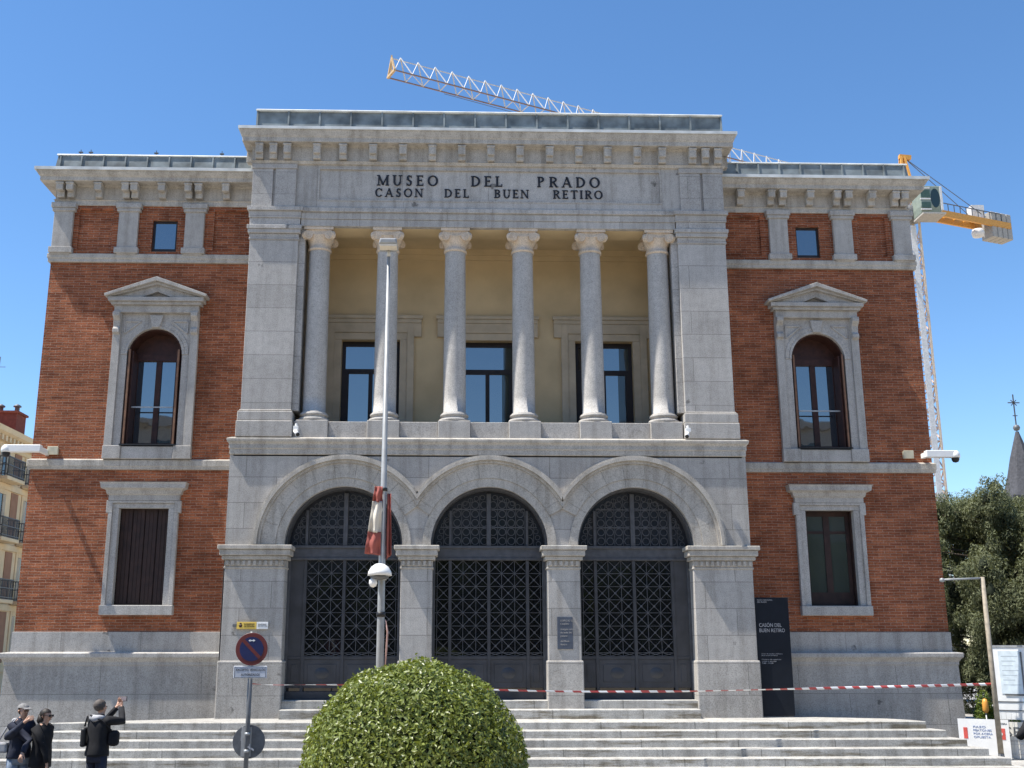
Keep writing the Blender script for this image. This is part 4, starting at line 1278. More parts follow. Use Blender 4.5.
m = MB(); m.tube([(LX + 0.055, LY - 0.03, 1.80), (LX + 0.085, LY - 0.04, 1.66), (LX + 0.075, LY - 0.03, 1.45), (LX + 0.06, LY - 0.02, 1.2)], [0.006, 0.011, 0.011, 0.006]); m.build('cable_loop', plain('pink_cable', (0.42, 0.26, 0.22), 0.6), t)

t = thing('dome_camera', 'white hooded dome camera strapped to the lamp post under the cloth flag', 'camera', (LX, LY - 0.1, 2.3))
m = MB(); cxx = LX - 0.015
m.lathe([(0.0, 0.145), (0.05, 0.138), (0.10, 0.105), (0.135, 0.05), (0.145, 0.0), (0.138, 0.0), (0.10, 0.09), (0.0, 0.13)], (cxx, LY - 0.14, 2.305), 24); m.build('hood', 'white', t)
m = MB(); m.lathe([(0.0, -0.05), (0.035, -0.035), (0.05, 0.0), (0.045, 0.04), (0.02, 0.06)], (cxx - 0.075, LY - 0.16, 2.215), 14); m.build('lens_ball', 'white', t)
m = MB(); m.lathe([(0.0, -0.02), (0.10, 0.0), (0.11, 0.03), (0.0, 0.05)], (cxx, LY - 0.14, 2.27), 18); m.build('base_plate', 'dark_steel', t)
m = MB(); m.tube([(LX, LY, 2.26), (LX, LY, 2.34)], 0.056, 14); m.box(LX - 0.02, LX + 0.02, LY - 0.14, LY, 2.30, 2.33); m.build('strap', 'grey_steel', t)

# torn cloth flag hung on the lamp post
t = thing('cloth_flag', 'faded red and cream cloth flag hanging limp from the lamp post', 'flag', (LX, LY, 2.6))
def cloth(name, mat, x_top, x_bot, zt, zb, yoff, z_slope=0.0, ph=0.0):
    m = MB(); nx, nz = 7, 12
    v = []
    for j in range(nz + 1):
        tz = j / nz
        xa = x_top[0] + (x_bot[0] - x_top[0]) * tz; xb = x_top[1] + (x_bot[1] - x_top[1]) * tz
        for i in range(nx + 1):
            u = i / nx
            x = xa + (xb - xa) * u
            z = zt + (zb - zt) * tz + z_slope * u * tz
            y = LY + yoff + 0.030 * math.sin(u * 9 + ph) * (0.4 + tz) + 0.012 * math.sin(tz * 7 + u * 3)
            v.append((x, y, z))
    f = [(j * (nx + 1) + i, j * (nx + 1) + i + 1, (j + 1) * (nx + 1) + i + 1, (j + 1) * (nx + 1) + i) for j in range(nz) for i in range(nx)]
    m.add(v, f, True)
    o = m.build(name, mat, t); s = o.modifiers.new('thickness', 'SOLIDIFY'); s.thickness = 0.004
zt, zb = 3.38, 2.57
def fx(z):     # edges of the hanging cloth at a height
    k = (zt - z) / (zt - zb)
    return (-1.745 - 0.105 * k, -1.655 - 0.01 * k)
for name, mat, a, b in (('red_strip', 'clothred', 3.38, 3.20), ('cream_strip', 'clothwhite', 3.20, 2.83), ('red_strip', 'clothred', 2.83, 2.57)):
    cloth(name, mat, fx(a), fx(b), a, b, -0.075, -0.02)
cloth('red_strip', 'clothred', (-1.60, -1.555), (-1.60, -1.535), 3.30, 2.50, -0.02, 0.06, 1.5)
m = MB(); m.tube([(LX, LY, 3.33), (LX, LY, 3.37)], 0.048, 12); m.build('tie', 'black', t)

# ------------------------------------------------------------------ no parking sign
SX, SY = -4.055, -5.75
t = thing('no_parking_sign', 'blue and red no parking disc on a grey post, a second disc turned away below', 'road sign', (SX, SY, GZ))
m = MB(); m.tube([(SX, SY, GZ), (SX, SY, 1.72)], 0.038, 14); m.build('post', 'dark_steel', t)
def disc_prism(mb, cx, cz, r, y0, y1, n=40):
    mb.prism(arc_pts(cx, cz, r, 0, 2 * math.pi, n)[:-1], y0, y1)
DX, DZ = SX + 0.012, 1.442
d = MB(); disc_prism(d, DX, DZ, 0.258, SY - 0.062, SY - 0.045); dd = d.build('sign_disc', 'sign_red', t, bevel=0.003)
d = MB(); disc_prism(d, DX, DZ, 0.192, SY - 0.0655, SY - 0.0622); d.build('blue_field', 'blue', dd)
d = MB(); a = R(-45); 
d.bar((DX - 0.19 * math.cos(a) , SY - 0.067, DZ - 0.19 * math.sin(a)), (DX + 0.19 * math.cos(a), SY - 0.067, DZ + 0.19 * math.sin(a)), 0.003, 0.05) if False else None
c, s_ = math.cos(a), math.sin(a); hw = 0.027; Lh = 0.196
d.prism([(DX - c * Lh - s_ * -hw, DZ - s_ * Lh + c * -hw), (DX + c * Lh - s_ * -hw, DZ + s_ * Lh + c * -hw), (DX + c * Lh - s_ * hw, DZ + s_ * Lh + c * hw), (DX - c * Lh - s_ * hw, DZ - s_ * Lh + c * hw)], SY - 0.068, SY - 0.0657)
d.build('red_bar', 'sign_red', dd)
d = MB(); za = DZ + 0.135
d.box(DX - 0.028, DX + 0.028, SY - 0.068, SY - 0.0657, za - 0.008, za + 0.008)
d.prism([(DX - 0.055, za), (DX - 0.025, za - 0.02), (DX - 0.025, za + 0.02)], SY - 0.0685, SY - 0.0657)
d.prism([(DX + 0.055, za), (DX + 0.025, za + 0.02), (DX + 0.025, za - 0.02)], SY - 0.0685, SY - 0.0657)
d.build('double_arrow', 'white', dd)
d = MB(); d.box(SX - 0.262, SX + 0.272, SY - 0.06, SY - 0.046, 0.985, 1.178); pl_ = d.build('supplementary_plate', plain('plate_white', (0.52, 0.55, 0.60), 0.45), t, bevel=0.01)
d = MB()
for x0, x1, z0, z1 in ((-0.247, 0.257, 0.995, 1.001), (-0.247, 0.257, 1.162, 1.168), (-0.247, -0.241, 1.001, 1.162), (0.251, 0.257, 1.001, 1.162)): d.box(SX + x0, SX + x1, SY - 0.0625, SY - 0.0602, z0, z1)
d.build('plate_border', 'dark_steel', pl_)
txt('lettering', 'EXCEPTO VEHICULOS', 0.052, 'black', pl_, SX - 0.222, SY - 0.0615, 1.10, width=0.46)
txt('lettering', 'AUTORIZADOS', 0.052, 'black', pl_, SX - 0.14, SY - 0.0615, 1.025, width=0.30)
d = MB(); disc_prism(d, SX + 0.02, 0.005, 0.258, SY + 0.045, SY + 0.06); rd = d.build('rear_disc', 'dark_steel', t, bevel=0.003)
d = MB(); d.box(SX - 0.10, SX + 0.06, SY + 0.034, SY + 0.044, -0.22, 0.23)
for z in (-0.13, 0.13): d.tube([(SX, SY, z - 0.02), (SX, SY, z + 0.02)], 0.043, 12)
d.build('bracket', 'grey_steel', rd)
d = MB(); d.prism([(SX - 0.11, 0.02), (SX - 0.08, 0.02), (SX - 0.08, 0.16), (SX - 0.11, 0.16)], SY + 0.040, SY + 0.0448)
d.prism([(SX + 0.01, -0.07), (SX + 0.12, -0.13), (SX + 0.12, -0.10), (SX + 0.03, -0.05)], SY - 0.045, SY - 0.042); d.prism([(SX + 0.05, -0.10), (SX + 0.07, -0.10), (SX + 0.055, -0.02), (SX + 0.04, -0.02)], SY - 0.049, SY - 0.0455); d.build('torn_sticker', 'greycloth', rd)

# barrier tape, twisted here and there, from the sign post to the far post
tp = [(-4.02, -5.72, 0.898), (-3.69, -5.5, 0.872), (-2.6, -5.05, 0.855), (-0.9, -4.35, 0.77), (0.9, -3.7, 0.695), (2.3, -3.15, 0.662), (3.96, -2.5, 0.648), (6.0, -1.68, 0.654), (8.0, -1.10, 0.668), (9.4, -0.62, 0.676), (10.70, -0.17, 0.690), (10.80, -0.20, 0.70)]
m = MB()
V = [Vector(p) for p in tp]
dens = []
for i in range(len(V) - 1):
    p0, p1, p2, p3 = V[max(i - 1, 0)], V[i], V[i + 1], V[min(i + 2, len(V) - 1)]
    nn = 18
    for j in range(nn):
        u = j / nn
        dens.append(0.5 * ((2 * p1) + (p2 - p0) * u + (2 * p0 - 5 * p1 + 4 * p2 - p3) * u * u + (3 * p1 - p0 - 3 * p2 + p3) * u ** 3))
dens.append(V[-1])
vv = []
for i, p in enumerate(dens):
    d = (dens[min(i + 1, len(dens) - 1)] - dens[max(i - 1, 0)]).normalized()
    u = i / len(dens)
    tw = 0.9 * math.sin(u * 19) * math.sin(u * 7 + 0.5) + (0.9 if u < 0.25 else 0.25)
    up = Vector((0, 0, 1)); sd = d.cross(up).normalized()
    w = 0.015 + 0.012 * min(1, max(0, (u - 0.35) * 2.5))
    o = (up * math.cos(tw) + sd * math.sin(tw)) * w
    vv += [p + o, p - o]
m.add(vv, [(2 * i, 2 * i + 1, 2 * i + 3, 2 * i + 2) for i in range(len(dens) - 1)], True)
o = m.build('barrier_tape', tape_mat('red_white_tape', 16)); sm = o.modifiers.new('thickness', 'SOLIDIFY'); sm.thickness = 0.001
tag(o, 'red and white striped barrier tape stretched across the front of the steps', 'tape')

# ------------------------------------------------------------------ post with a side arm
PX, PYY = 10.80, -0.2
t = thing('slim_post', 'slim weathered post with a short horizontal arm at the right corner of the museum', 'post', (PX, PYY, GZ + 0.14))
m = MB(); m.tube([(PX, PYY, GZ + 0.14), (PX, PYY, 2.955)], [0.058, 0.045], 12); m.build('pole', plain('weathered_beige', (0.30, 0.26, 0.20), 0.7, var=0.25, scale=9), t)
m = MB(); m.tube([(PX, PYY, 2.93), (9.89, PYY - 0.05, 2.89)], 0.022, 10); m.build('arm', 'pole_white', t)
m = MB(); m.lathe([(0.0, 0.05), (0.045, 0.03), (0.055, 0), (0.045, -0.04), (0.0, -0.05)], (9.88, PYY - 0.05, 2.885), 12); m.build('end_cap', 'pole_white', t)
m = MB(); m.lathe([(0.12, 0), (0.12, 0.02), (0.07, 0.03), (0.06, 0.14)], (PX, PYY, GZ + 0.14), 14); m.build('base', 'dark_steel', t)

# ------------------------------------------------------------------ building site hoarding at the right
BOARD_X, BOARD_Y = 11.03, 0.25
def boards():
    ang = R(-30)
    # notice board
    t = thing('hoarding_sign', 'large white site notice board with boxed plans behind the slim post', 'board', (BOARD_X, BOARD_Y, GZ), local=True, rz=ang)
    Z = -GZ
    m = MB(); m.box(0, 2.6, 0, 0.04, Z - 0.06, Z + 1.46); m.build('board', 'white', t, bevel=0.005)
    m = MB(); m.box(-0.02, 2.62, -0.015, 0.05, Z + 1.461, Z + 1.50); m.build('top_rail', 'grey_steel', t)
    for x in (0.2, 1.4, 2.4):
        m = MB(); m.box(x - 0.03, x + 0.03, 0.041, 0.10, 0.02, Z + 1.46); m.build('support', 'grey_steel', t)
    m = MB(); m.box(0.14, 0.60, -0.012, -0.001, Z + 0.48, Z + 1.38); sh = m.build('plan_sheet', plain('pale_blue_sheet', (0.62, 0.70, 0.74), 0.6, var=0.12, scale=9), t)
    m = MB(); m.box(0.57, 0.605, -0.018, -0.0125, Z + 0.46, Z + 1.36); m.box(0.20, 0.60, -0.018, -0.0125, Z + 0.44, Z + 0.475); m.build('sheet_edge', 'dark_steel', sh)
    for i, z in enumerate((1.28, 1.19, 1.10, 0.96, 0.80)):
        txt('notice_line', ('OBRAS', 'PLANO DE', 'SITUACIÓN', 'ACCESO', 'INFORMACIÓN')[i], 0.075, 'dark_steel', t, 0.68, -0.003, Z + z)
    for i in range(7):
        m = MB(); m.box(0.19, 0.52 - 0.05 * (i % 3), -0.0135, -0.0122, Z + 1.26 - i * 0.10, Z + 1.275 - i * 0.10); m.build('printed_line', plain('print_grey', (0.42, 0.48, 0.52), 0.7), sh)
    for z in (0.30, 0.12):
        m = MB(); m.box(0.02, 2.58, -0.010, -0.001, Z + z, Z + z + 0.022); m.build('ruled_line', 'dark_steel', t)
    # banner on the mesh fence
    t = thing('site_banner', 'white mesh banner with grey capital letters on the site fence below the notice board', 'banner', (BOARD_X - 0.02, BOARD_Y - 0.14, GZ), local=True, rz=ang)
    m = MB(); m.box(0.0, 2.6, 0, 0.012, 0.16, Z - 0.10); m.build('sheet', plain('warm_white_sheet', (0.70, 0.67, 0.60), 0.7, var=0.06), t)
    txt('lettering', 'SBCUP', 0.29, 'dark_steel', t, 0.06, -0.003, Z - 0.40, width=0.98)
    txt('lettering', 'construcciones', 0.075, 'concrete', t, 0.16, -0.003, Z - 0.50)
    m = MB()
    for i in range(26): m.bar((0.03 + i * 0.10, -0.03, 0.16), (0.03 + i * 0.10, -0.03, Z + 0.1), 0.005)
    for z in (0.25, 0.45, 0.65, Z + 0.1): m.bar((0.0, -0.035, z), (2.6, -0.035, z), 0.006)
    m.build('wire_mesh', 'grey_steel', t)
    for x in (0.56, 2.0):
        m = MB(); m.bar((x, -0.06, 0.14), (x, -0.06, Z + 0.32), 0.03, n=8); m.build('stake', 'grey_steel', t)
    # marker plate on the stake
    t = thing('blue_marker', 'small blue and white marker plate on the fence stake beside the slim post', 'sign', (BOARD_X + 0.50 * math.cos(ang), BOARD_Y - 0.25 + 0.50 * math.sin(ang), 0.12), local=True, rz=ang)
    m = MB(); m.box(-0.07, 0.07, 0, 0.012, 0.0, 0.28); m.build('plate', plain('marker_blue', (0.25, 0.46, 0.66), 0.5), t)
    m = MB(); m.box(-0.045, 0.045, -0.005, -0.0005, 0.06, 0.17); m.build('symbol', 'white', t)
    # low banner at the end of the steps
    t = thing('low_banner', 'low white fence banner with two red squares beside the end of the steps', 'banner', (10.22, 0.42, GZ), local=True, rz=R(-30))
    m = MB(); m.box(0, 1.0, 0, 0.015, 0.15, Z - 0.05); m.build('sheet', 'white', t)
    for x0, x1 in ((0.10, 0.18), (0.74, 0.92)):
        m = MB(); m.box(x0, x1, -0.006, -0.0005, Z - 0.46, Z - 0.23); m.build('red_square', plain('banner_red', (0.62, 0.10, 0.08), 0.5), t)
    m = MB(); m.prism(arc_pts(0.83, Z - 0.345, 0.04, 0, 2 * math.pi, 12)[:-1], -0.009, -0.0065); m.build('emblem', 'white', t)
    faded = 'faded_print'; M[faded] = plain('faded_print', (0.24, 0.30, 0.48), 0.6)
    for i, z in enumerate((0.20, 0.27, 0.34, 0.41)):
        txt('notice_line', ('PASO', 'PEATONES', 'POR ACERA', 'OPUESTA')[i], 0.060, faded, t, 0.29, -0.003, Z - z - 0.03, width=(0.25, 0.36, 0.38, 0.34)[i])
    txt('notice_line', 'OBRA', 0.05, 'dark_steel', t, 0.84, -0.003, Z - 0.15)
    t = thing('warning_beacon', 'amber warning beacon on a thin stake above the low white banner', 'beacon', (10.93, 0.55, GZ), local=True)
    m = MB(); m.tube([(0, 0, 0.14), (0, 0, Z + 0.08)], 0.015, 8); m.build('stake', 'grey_steel', t)
    m = MB(); m.lathe([(0.0, 0.30), (0.04, 0.285), (0.062, 0.22), (0.066, 0.05), (0.04, 0.0), (0, 0)], (0, 0, Z + 0.06), 14); m.build('lantern', 'amber', t)
boards()

# ------------------------------------------------------------------ clipped ball hedge
rng = np.random.default_rng(3)
HC = np.array([-1.085, -14.9, 0.475]); HR = 0.925
t = thing('clipped_bush', 'dense glossy bush clipped to a ball in the foreground', 'bush', (HC[0], HC[1], -0.55))
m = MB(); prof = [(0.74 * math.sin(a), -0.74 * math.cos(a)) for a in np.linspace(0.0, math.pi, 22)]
m.lathe(prof, tuple(HC), 40); m.build('shade_core', 'hedge_core', t)  # dark ball paints the shade in the gaps between leaves
n = 64000
P = rng.normal(size=(n, 3)); P /= np.linalg.norm(P, axis=1)[:, None]
lump = 1 + 0.018 * np.sin(P[:, 0] * 9 + 1) * np.sin(P[:, 2] * 8) + 0.012 * np.sin(P[:, 1] * 15 + P[:, 0] * 11)
sup = (np.hypot(P[:, 0], P[:, 1]) ** 2.08 + np.abs(P[:, 2]) ** 2.08) ** (-1 / 2.08)
rad = HR * 0.985 * sup * lump * (1 - 0.20 * rng.random(n) ** 1.4) + 0.045 * rng.random(n) * (rng.random(n) > 0.97)
leaves('foliage', 'hedge_leaf', t, HC + P * rad[:, None], P, 0.043, 0.46, 0.65, 0.35, rng)
m = MB(); m.tube([(HC[0], HC[1], -0.62), (HC[0], HC[1], 0.1)], [0.07, 0.05], 10); m.build('stem', 'bark', t)

# ------------------------------------------------------------------ cedar and shrub at the right
def clump_tree(name, label, cat, base, clumps, leaf, leaf_mat, per, trunk_pts, trunk_r, seed, droop=0.8, aspect=0.3, group=None, jit=0.6, core=None, spread=0.3):
    rng = np.random.default_rng(seed)
    t = thing(name, label, cat, base, group)
    Ps, Ns = [], []
    sprays = clumps
    if core:
        sprays = []
        for c, r, hgt in clumps:
            for q in range(12):
                d_ = rng.normal(size=3); d_ /= np.linalg.norm(d_)
                p_ = np.array(c) + d_ * np.array([r, r, hgt]) * rng.uniform(0.35, 0.95)
                rr_ = r * rng.uniform(0.28, 0.52)
                p_[2] -= 0.18 * r
                sprays.append((tuple(p_), rr_, rr_ * rng.uniform(0.9, 1.9)))
    for c, r, hgt in sprays:
        k = int(per * r * r)
        d = rng.normal(size=(k, 3)); d[:, 2] = d[:, 2] * 0.75 + 0.35
        d /= np.linalg.norm(d, axis=1)[:, None]
        rr = (1 - spread * rng.random(k) ** 1.3)[:, None]
        q = d * rr * np.array([r, r, hgt])
        q[:, 2] -= 0.35 * (q[:, 0] ** 2 + q[:, 1] ** 2) / r      # boughs hang at the rim
        Ps.append(q + np.array(c)); Ns.append(d)
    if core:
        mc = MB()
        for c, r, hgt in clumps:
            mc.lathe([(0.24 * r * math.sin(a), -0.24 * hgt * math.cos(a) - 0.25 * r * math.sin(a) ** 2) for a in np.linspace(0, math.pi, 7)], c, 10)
        tag(mc.build('shade_cores', core, t), kind='stuff')  # dark cores added inside the clumps to block light and deepen shading
    leaves('crown', leaf_mat, t, np.concatenate(Ps), np.concatenate(Ns), leaf, aspect, jit, 0.25, rng, droop)
    m = MB(); m.tube(trunk_pts, trunk_r, 10)
    rr = random.Random(seed)
    for c, r, hgt in clumps[::3]:
        zt = min(max(c[2] - 0.6, trunk_pts[0][2] + 0.8), trunk_pts[-1][2])
        k = (zt - trunk_pts[0][2]) / (trunk_pts[-1][2] - trunk_pts[0][2])
        p = Vector(trunk_pts[0]).lerp(Vector(trunk_pts[-1]), k)
        m.tube([p, p.lerp(Vector(c), 0.5) + Vector((0, 0, 0.1)), Vector(c)], [0.09, 0.06, 0.02], 6)
    m.build('trunk', 'bark', t)
    return t
rc = random.Random(11)
cl = []
CX0, CY0 = 21.0, 18.0
for i in range(230):
    a = rc.uniform(0, 2 * math.pi)
    z = rc.uniform(-0.4, 6.9)
    k = (z + 0.2) / 7.1
    R0 = 4.1 * (1 - 0.50 * max(0, k - 0.35) ** 1.4 - 0.30 * (1 - k) ** 3) * (rc.uniform(0.82, 1.04) if i < 175 else rc.uniform(0.3, 0.7))
    r = rc.uniform(0.42, 0.85) if i < 175 else rc.uniform(0.8, 1.1)
    cl.append(((CX0 + R0 * math.cos(a), CY0 + R0 * math.sin(a), z), r, r * rc.uniform(0.75, 1.5)))
for i in range(36):
    a = rc.uniform(0, 2 * math.pi); q = rc.uniform(0, 3.1)
    r = rc.uniform(0.45, 0.85)
    cl.append(((CX0 + q * math.cos(a), CY0 + q * math.sin(a), 6.75 - 0.06 * q * q + rc.uniform(-0.25, 0.25)), r, r * 0.6))
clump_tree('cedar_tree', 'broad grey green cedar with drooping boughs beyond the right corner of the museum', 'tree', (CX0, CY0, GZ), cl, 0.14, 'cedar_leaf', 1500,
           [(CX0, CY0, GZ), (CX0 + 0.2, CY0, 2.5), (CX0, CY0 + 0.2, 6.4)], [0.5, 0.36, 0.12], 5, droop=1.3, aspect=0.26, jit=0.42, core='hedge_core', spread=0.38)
# a second, darker conifer nearer the wall
cl = []
for i in range(60):
    z = rc.uniform(0.5, 8.2); k = (z - 0.5) / 7.7
    a = rc.uniform(0, 2 * math.pi); R0 = 2.0 * (1 - 0.8 * k) * rc.uniform(0.6, 1.05); r = rc.uniform(0.4, 0.75) * (1 - 0.35 * k)
    cl.append(((20.3 + R0 * math.cos(a), 27.0 + R0 * math.sin(a), z), r, r * 0.55))
for z in (8.3, 8.7):
    cl.append(((20.3, 27.0, z), 0.30, 0.25))
clump_tree('conifer_tree', 'narrow dark conifer whose tip shows between the museum wall and the cedar', 'tree', (20.3, 27.0, GZ), cl, 0.20, 'cedar_leaf', 560,
           [(20.3, 27.0, GZ), (20.3, 27.0, 8.6)], [0.28, 0.05], 6, droop=0.9, aspect=0.26, jit=0.35, core='hedge_core')
cl = []
for i in range(26):
    cl.append(((rc.uniform(10.95, 11.75), rc.uniform(0.62, 0.95), rc.uniform(-0.6, 0.36)), rc.uniform(0.16, 0.27), rc.uniform(0.18, 0.28)))
clump_tree('leafy_shrub', 'bright yellow green shrub behind the low white banner', 'shrub', (11.3, 0.8, GZ + 0.14), cl, 0.085, 'bush_leaf', 8000,
           [(11.3, 0.8, GZ + 0.14), (11.3, 0.8, 0.1)], [0.05, 0.02], 8, droop=0.1, aspect=0.35)

# ------------------------------------------------------------------ church spire far behind
t = thing('church_spire', 'slender slate spire with a ball and an iron cross far beyond the cedar', 'spire', (58.2, 86, GZ))
sx, sy = 58.3, 86.0
m = MB(); m.lathe([(2.3, 16.3), (1.95, 17.2), (1.55, 18.4), (1.0, 20.6), (0.16, 23.3)], (sx, sy, 0), 8, smooth=False); m.build('roof', 'slate', t)
m = MB(); m.box(sx - 2.2, sx + 2.2, sy - 2.2, sy + 2.2, GZ, 15.6); m.box(sx - 2.5, sx + 2.5, sy - 2.5, sy + 2.5, 15.6, 16.3); m.build('tower', 'slate', t)
m = MB(); m.lathe([(0.0, -0.36), (0.25, -0.26), (0.36, 0.0), (0.25, 0.26), (0, 0.36)], (sx, sy, 23.7), 14); m.build('ball', 'dark_steel', t)
m = MB(); m.bar((sx, sy, 24.0), (sx, sy, 27.3), 0.10); m.bar((sx - 0.62, sy, 26.4), (sx + 0.62, sy, 26.4), 0.10)
for a, b in ((-0.3, 0.3), (0.3, -0.3)): m.bar((sx + a, sy, 26.1), (sx + b, sy, 26.7), 0.07)
m.bar((sx - 0.25, sy, 25.0), (sx + 0.25, sy, 25.0), 0.08)
m.build('cross', 'iron', t)

# ------------------------------------------------------------------ tower crane
KX, KY, KZ = 41.5, 69.3, 41.2
t = thing('tower_crane', 'tall tower crane with a pale lattice jib and orange counter jib behind the museum', 'crane', (KX, KY, GZ))
J = Vector((-5.45 - KX, 46.1 - KY, 0)); jl = J.length; jd = J.normalized(); js = Vector((-jd.y, jd.x, 0))
def lattice_mast():
    w = 0.62
    a = MB()
    for p in ((-w, -w), (w, -w), (w, w), (-w, w)): a.bar((KX + p[0], KY + p[1], GZ), (KX + p[0], KY + p[1], KZ - 1.2), 0.17)
    a.build('mast_leg', plain('crane_cream', (0.58, 0.47, 0.36), 0.6), t)
    b = MB(); z = GZ; i = 0
    cs = [(-w, -w), (w, -w), (w, w), (-w, w)]
    while z < KZ - 2.4:
        for q in range(4):
            p0, p1 = cs[q], cs[(q + 1) % 4]
            if i % 2: p0, p1 = p1, p0
            b.bar((KX + p0[0], KY + p0[1], z), (KX + p1[0], KY + p1[1], z + 1.25), 0.10)
            b.bar((KX + p0[0], KY + p0[1], z), (KX + p1[0], KY + p1[1], z), 0.09)
        z += 1.25; i += 1
    b.build('mast_bracing', plain('crane_pink_grey', (0.52, 0.40, 0.35), 0.6), t)
    l = MB(); l.box(KX - 0.25, KX + 0.25, KY - 0.7, KY - 0.64, GZ, KZ - 2)
    z = GZ
    while z < KZ - 3:
        l.box(KX - 0.6, KX + 0.7, KY - 0.62, KY + 0.4, z, z + 0.06); z += 5.0
    l.build('ladder', 'crane_white', t)
lattice_mast()
B0 = Vector((KX, KY, KZ))
def lattice_jib():
    ch = MB(); br = MB(); dg = MB()
    hw, hh = 0.60, 1.45
    p_end = B0 + jd * jl
    for sg in (-1, 1):
        ch.bar(B0 + js * hw * sg, p_end + js * hw * sg, 0.08)
    ch.build('lower_chord', plain('crane_brown', (0.26, 0.17, 0.14), 0.6), t)
    tpz = Vector((0, 0, hh))
    tc = MB(); tc.bar(B0 + tpz, p_end + tpz * 0.85, 0.06); tc.build('upper_chord', 'crane_white', t)
    nseg = int(jl / 1.35)
    for i in range(nseg):
        a = B0 + jd * (jl * i / nseg); b = B0 + jd * (jl * (i + 1) / nseg); mid = (a + b) * 0.5 + tpz
        for sg in (-1, 1):
            dg.bar(a + js * hw * sg, mid, 0.075)
            if sg > 0: dg.bar(mid, b + js * hw * sg, 0.035)
        br.bar(a - js * hw, a + js * hw, 0.06)
        if i % 3 == 0: br.bar(a - js * hw, b + js * hw, 0.05)
    dg.build('jib_lattice', 'crane_white', t); br.build('jib_bracing', 'crane_white', t)
    e = MB(); q = p_end
    e.bar(q - js * 0.65, q + js * 0.65, 0.16); e.bar(q + js * 0.6, q + tpz * 0.9, 0.11); e.bar(q - js * 0.6, q + tpz * 0.9, 0.11); e.bar(q + Vector((0, 0, -0.1)), q + tpz, 0.12)
    e.build('jib_end', plain('pale_orange', (0.55, 0.38, 0.20), 0.6), t)
lattice_jib()
# slewing ring, cab, tower head
m = MB(); m.lathe([(0.0, -1.3), (1.15, -1.3), (1.25, -0.8), (1.25, -0.3), (0.9, 0.0), (0, 0.0)], (KX, KY, KZ), 16); m.build('slewing_ring', 'dark_steel', t)
m = MB()
hx, hy = KX + 0.2, KY + 0.2
for dx, dy in ((-0.7, -0.7), (0.7, -0.7), (0.7, 0.7), (-0.7, 0.7)): m.bar((KX + dx, KY + dy, KZ), (hx + dx * 0.2 - 0.2, hy + dy * 0.2, KZ + 5.3), 0.18)
m.bar((hx - 0.5, hy, KZ + 5.3), (hx + 0.6, hy, KZ + 5.2), 0.4)
m.build('tower_head', 'orange', t)
CBX, CBY, CBZ = KX + 0.95, KY - 1.9, KZ - 0.35
cb = MB()
v = []
for x0, x1, z in ((-0.95, 0.85, -1.25), (-1.05, 0.95, -0.6), (-1.0, 0.95, 1.0), (-0.8, 0.85, 1.35)):
    v += [(CBX + x0, CBY - 1.0 + 0.25 * (z < -0.9), CBZ + z), (CBX + x1, CBY - 1.0 + 0.25 * (z < -0.9), CBZ + z), (CBX + x1, CBY + 0.9, CBZ + z), (CBX + x0, CBY + 0.9, CBZ + z)]
f = [(3, 2, 1, 0), (12, 13, 14, 15)]
for i in range(3):
    for k in range(4): f.append((i * 4 + k, i * 4 + (k + 1) % 4, i * 4 + 4 + (k + 1) % 4, i * 4 + 4 + k))
cb.add(v, f); cabo = cb.build('cab', plain('cab_grey_green', (0.22, 0.26, 0.22), 0.5), t, bevel=0.08, seg=2)
m = MB()
m.prism(arc_pts(CBX + 0.32, CBZ + 0.15, 0.42, 0, 2 * math.pi, 20)[:-1], CBY - 1.02, CBY - 0.98)
m.v = [(x, y, CBZ + 0.15 + (z - CBZ - 0.15) * 2.2) for x, y, z in m.v]
m.build('front_window', 'cab_glass', cabo)
cg = plain('cab_green', (0.05, 0.09, 0.07), 0.4)
for z0, z1 in ((0.2, 0.9), (-0.8, -0.25)):
    m = MB(); m.box(CBX - 0.97, CBX - 0.15, CBY - 1.03, CBY - 0.98, CBZ + z0, CBZ + z1); m.build('side_window', cg, cabo)
m = MB()
for z in (-1.0, 0.0, 1.05): m.box(CBX - 1.06, CBX - 0.12, CBY - 1.05, CBY - 0.95, CBZ + z, CBZ + z + 0.12)
m.box(CBX + 0.78, CBX + 0.98, CBY - 1.05, CBY + 0.5, CBZ - 1.0, CBZ + 1.3); m.build('cab_frame', 'crane_white', cabo)
m = MB(); m.box(CBX - 1.0, CBX + 1.1, CBY - 1.2, CBY + 0.9, CBZ - 1.45, CBZ - 1.30); m.build('cab_platform', 'concrete', cabo)
# counter jib
CJ = Vector((11.3, 4.3, 0.0)); cl_ = CJ.length; cd = CJ.normalized(); cs_ = Vector((-cd.y, cd.x, 0))
m = MB()
for sg in (-1, 1):
    m.bar(B0 + cs_ * 0.65 * sg + Vector((0, 0, -0.2)), B0 + CJ + cs_ * 0.65 * sg + Vector((0, 0, -0.2)), 0.22, 0.62)
for i in range(9):
    p = B0 + cd * (1 + i * cl_ / 9.5); m.bar(p - cs_ * 0.65, p + cs_ * 0.65, 0.15)
m.build('counter_jib', 'orange', t)
m = MB()
for i in range(11):
    p = B0 + cd * (3.5 + i * 0.75) + Vector((0, 0, 0.1))
    for sg in (-1, 1): m.bar(p + cs_ * 0.7 * sg, p + cs_ * 0.7 * sg + Vector((0, 0, 0.75)), 0.06)
for sg in (-1, 1): m.bar(B0 + cd * 3.5 + cs_ * 0.7 * sg + Vector((0, 0, 0.85)), B0 + cd * 11 + cs_ * 0.7 * sg + Vector((0, 0, 0.85)), 0.07)
m.build('handrail', 'dark_steel', t)
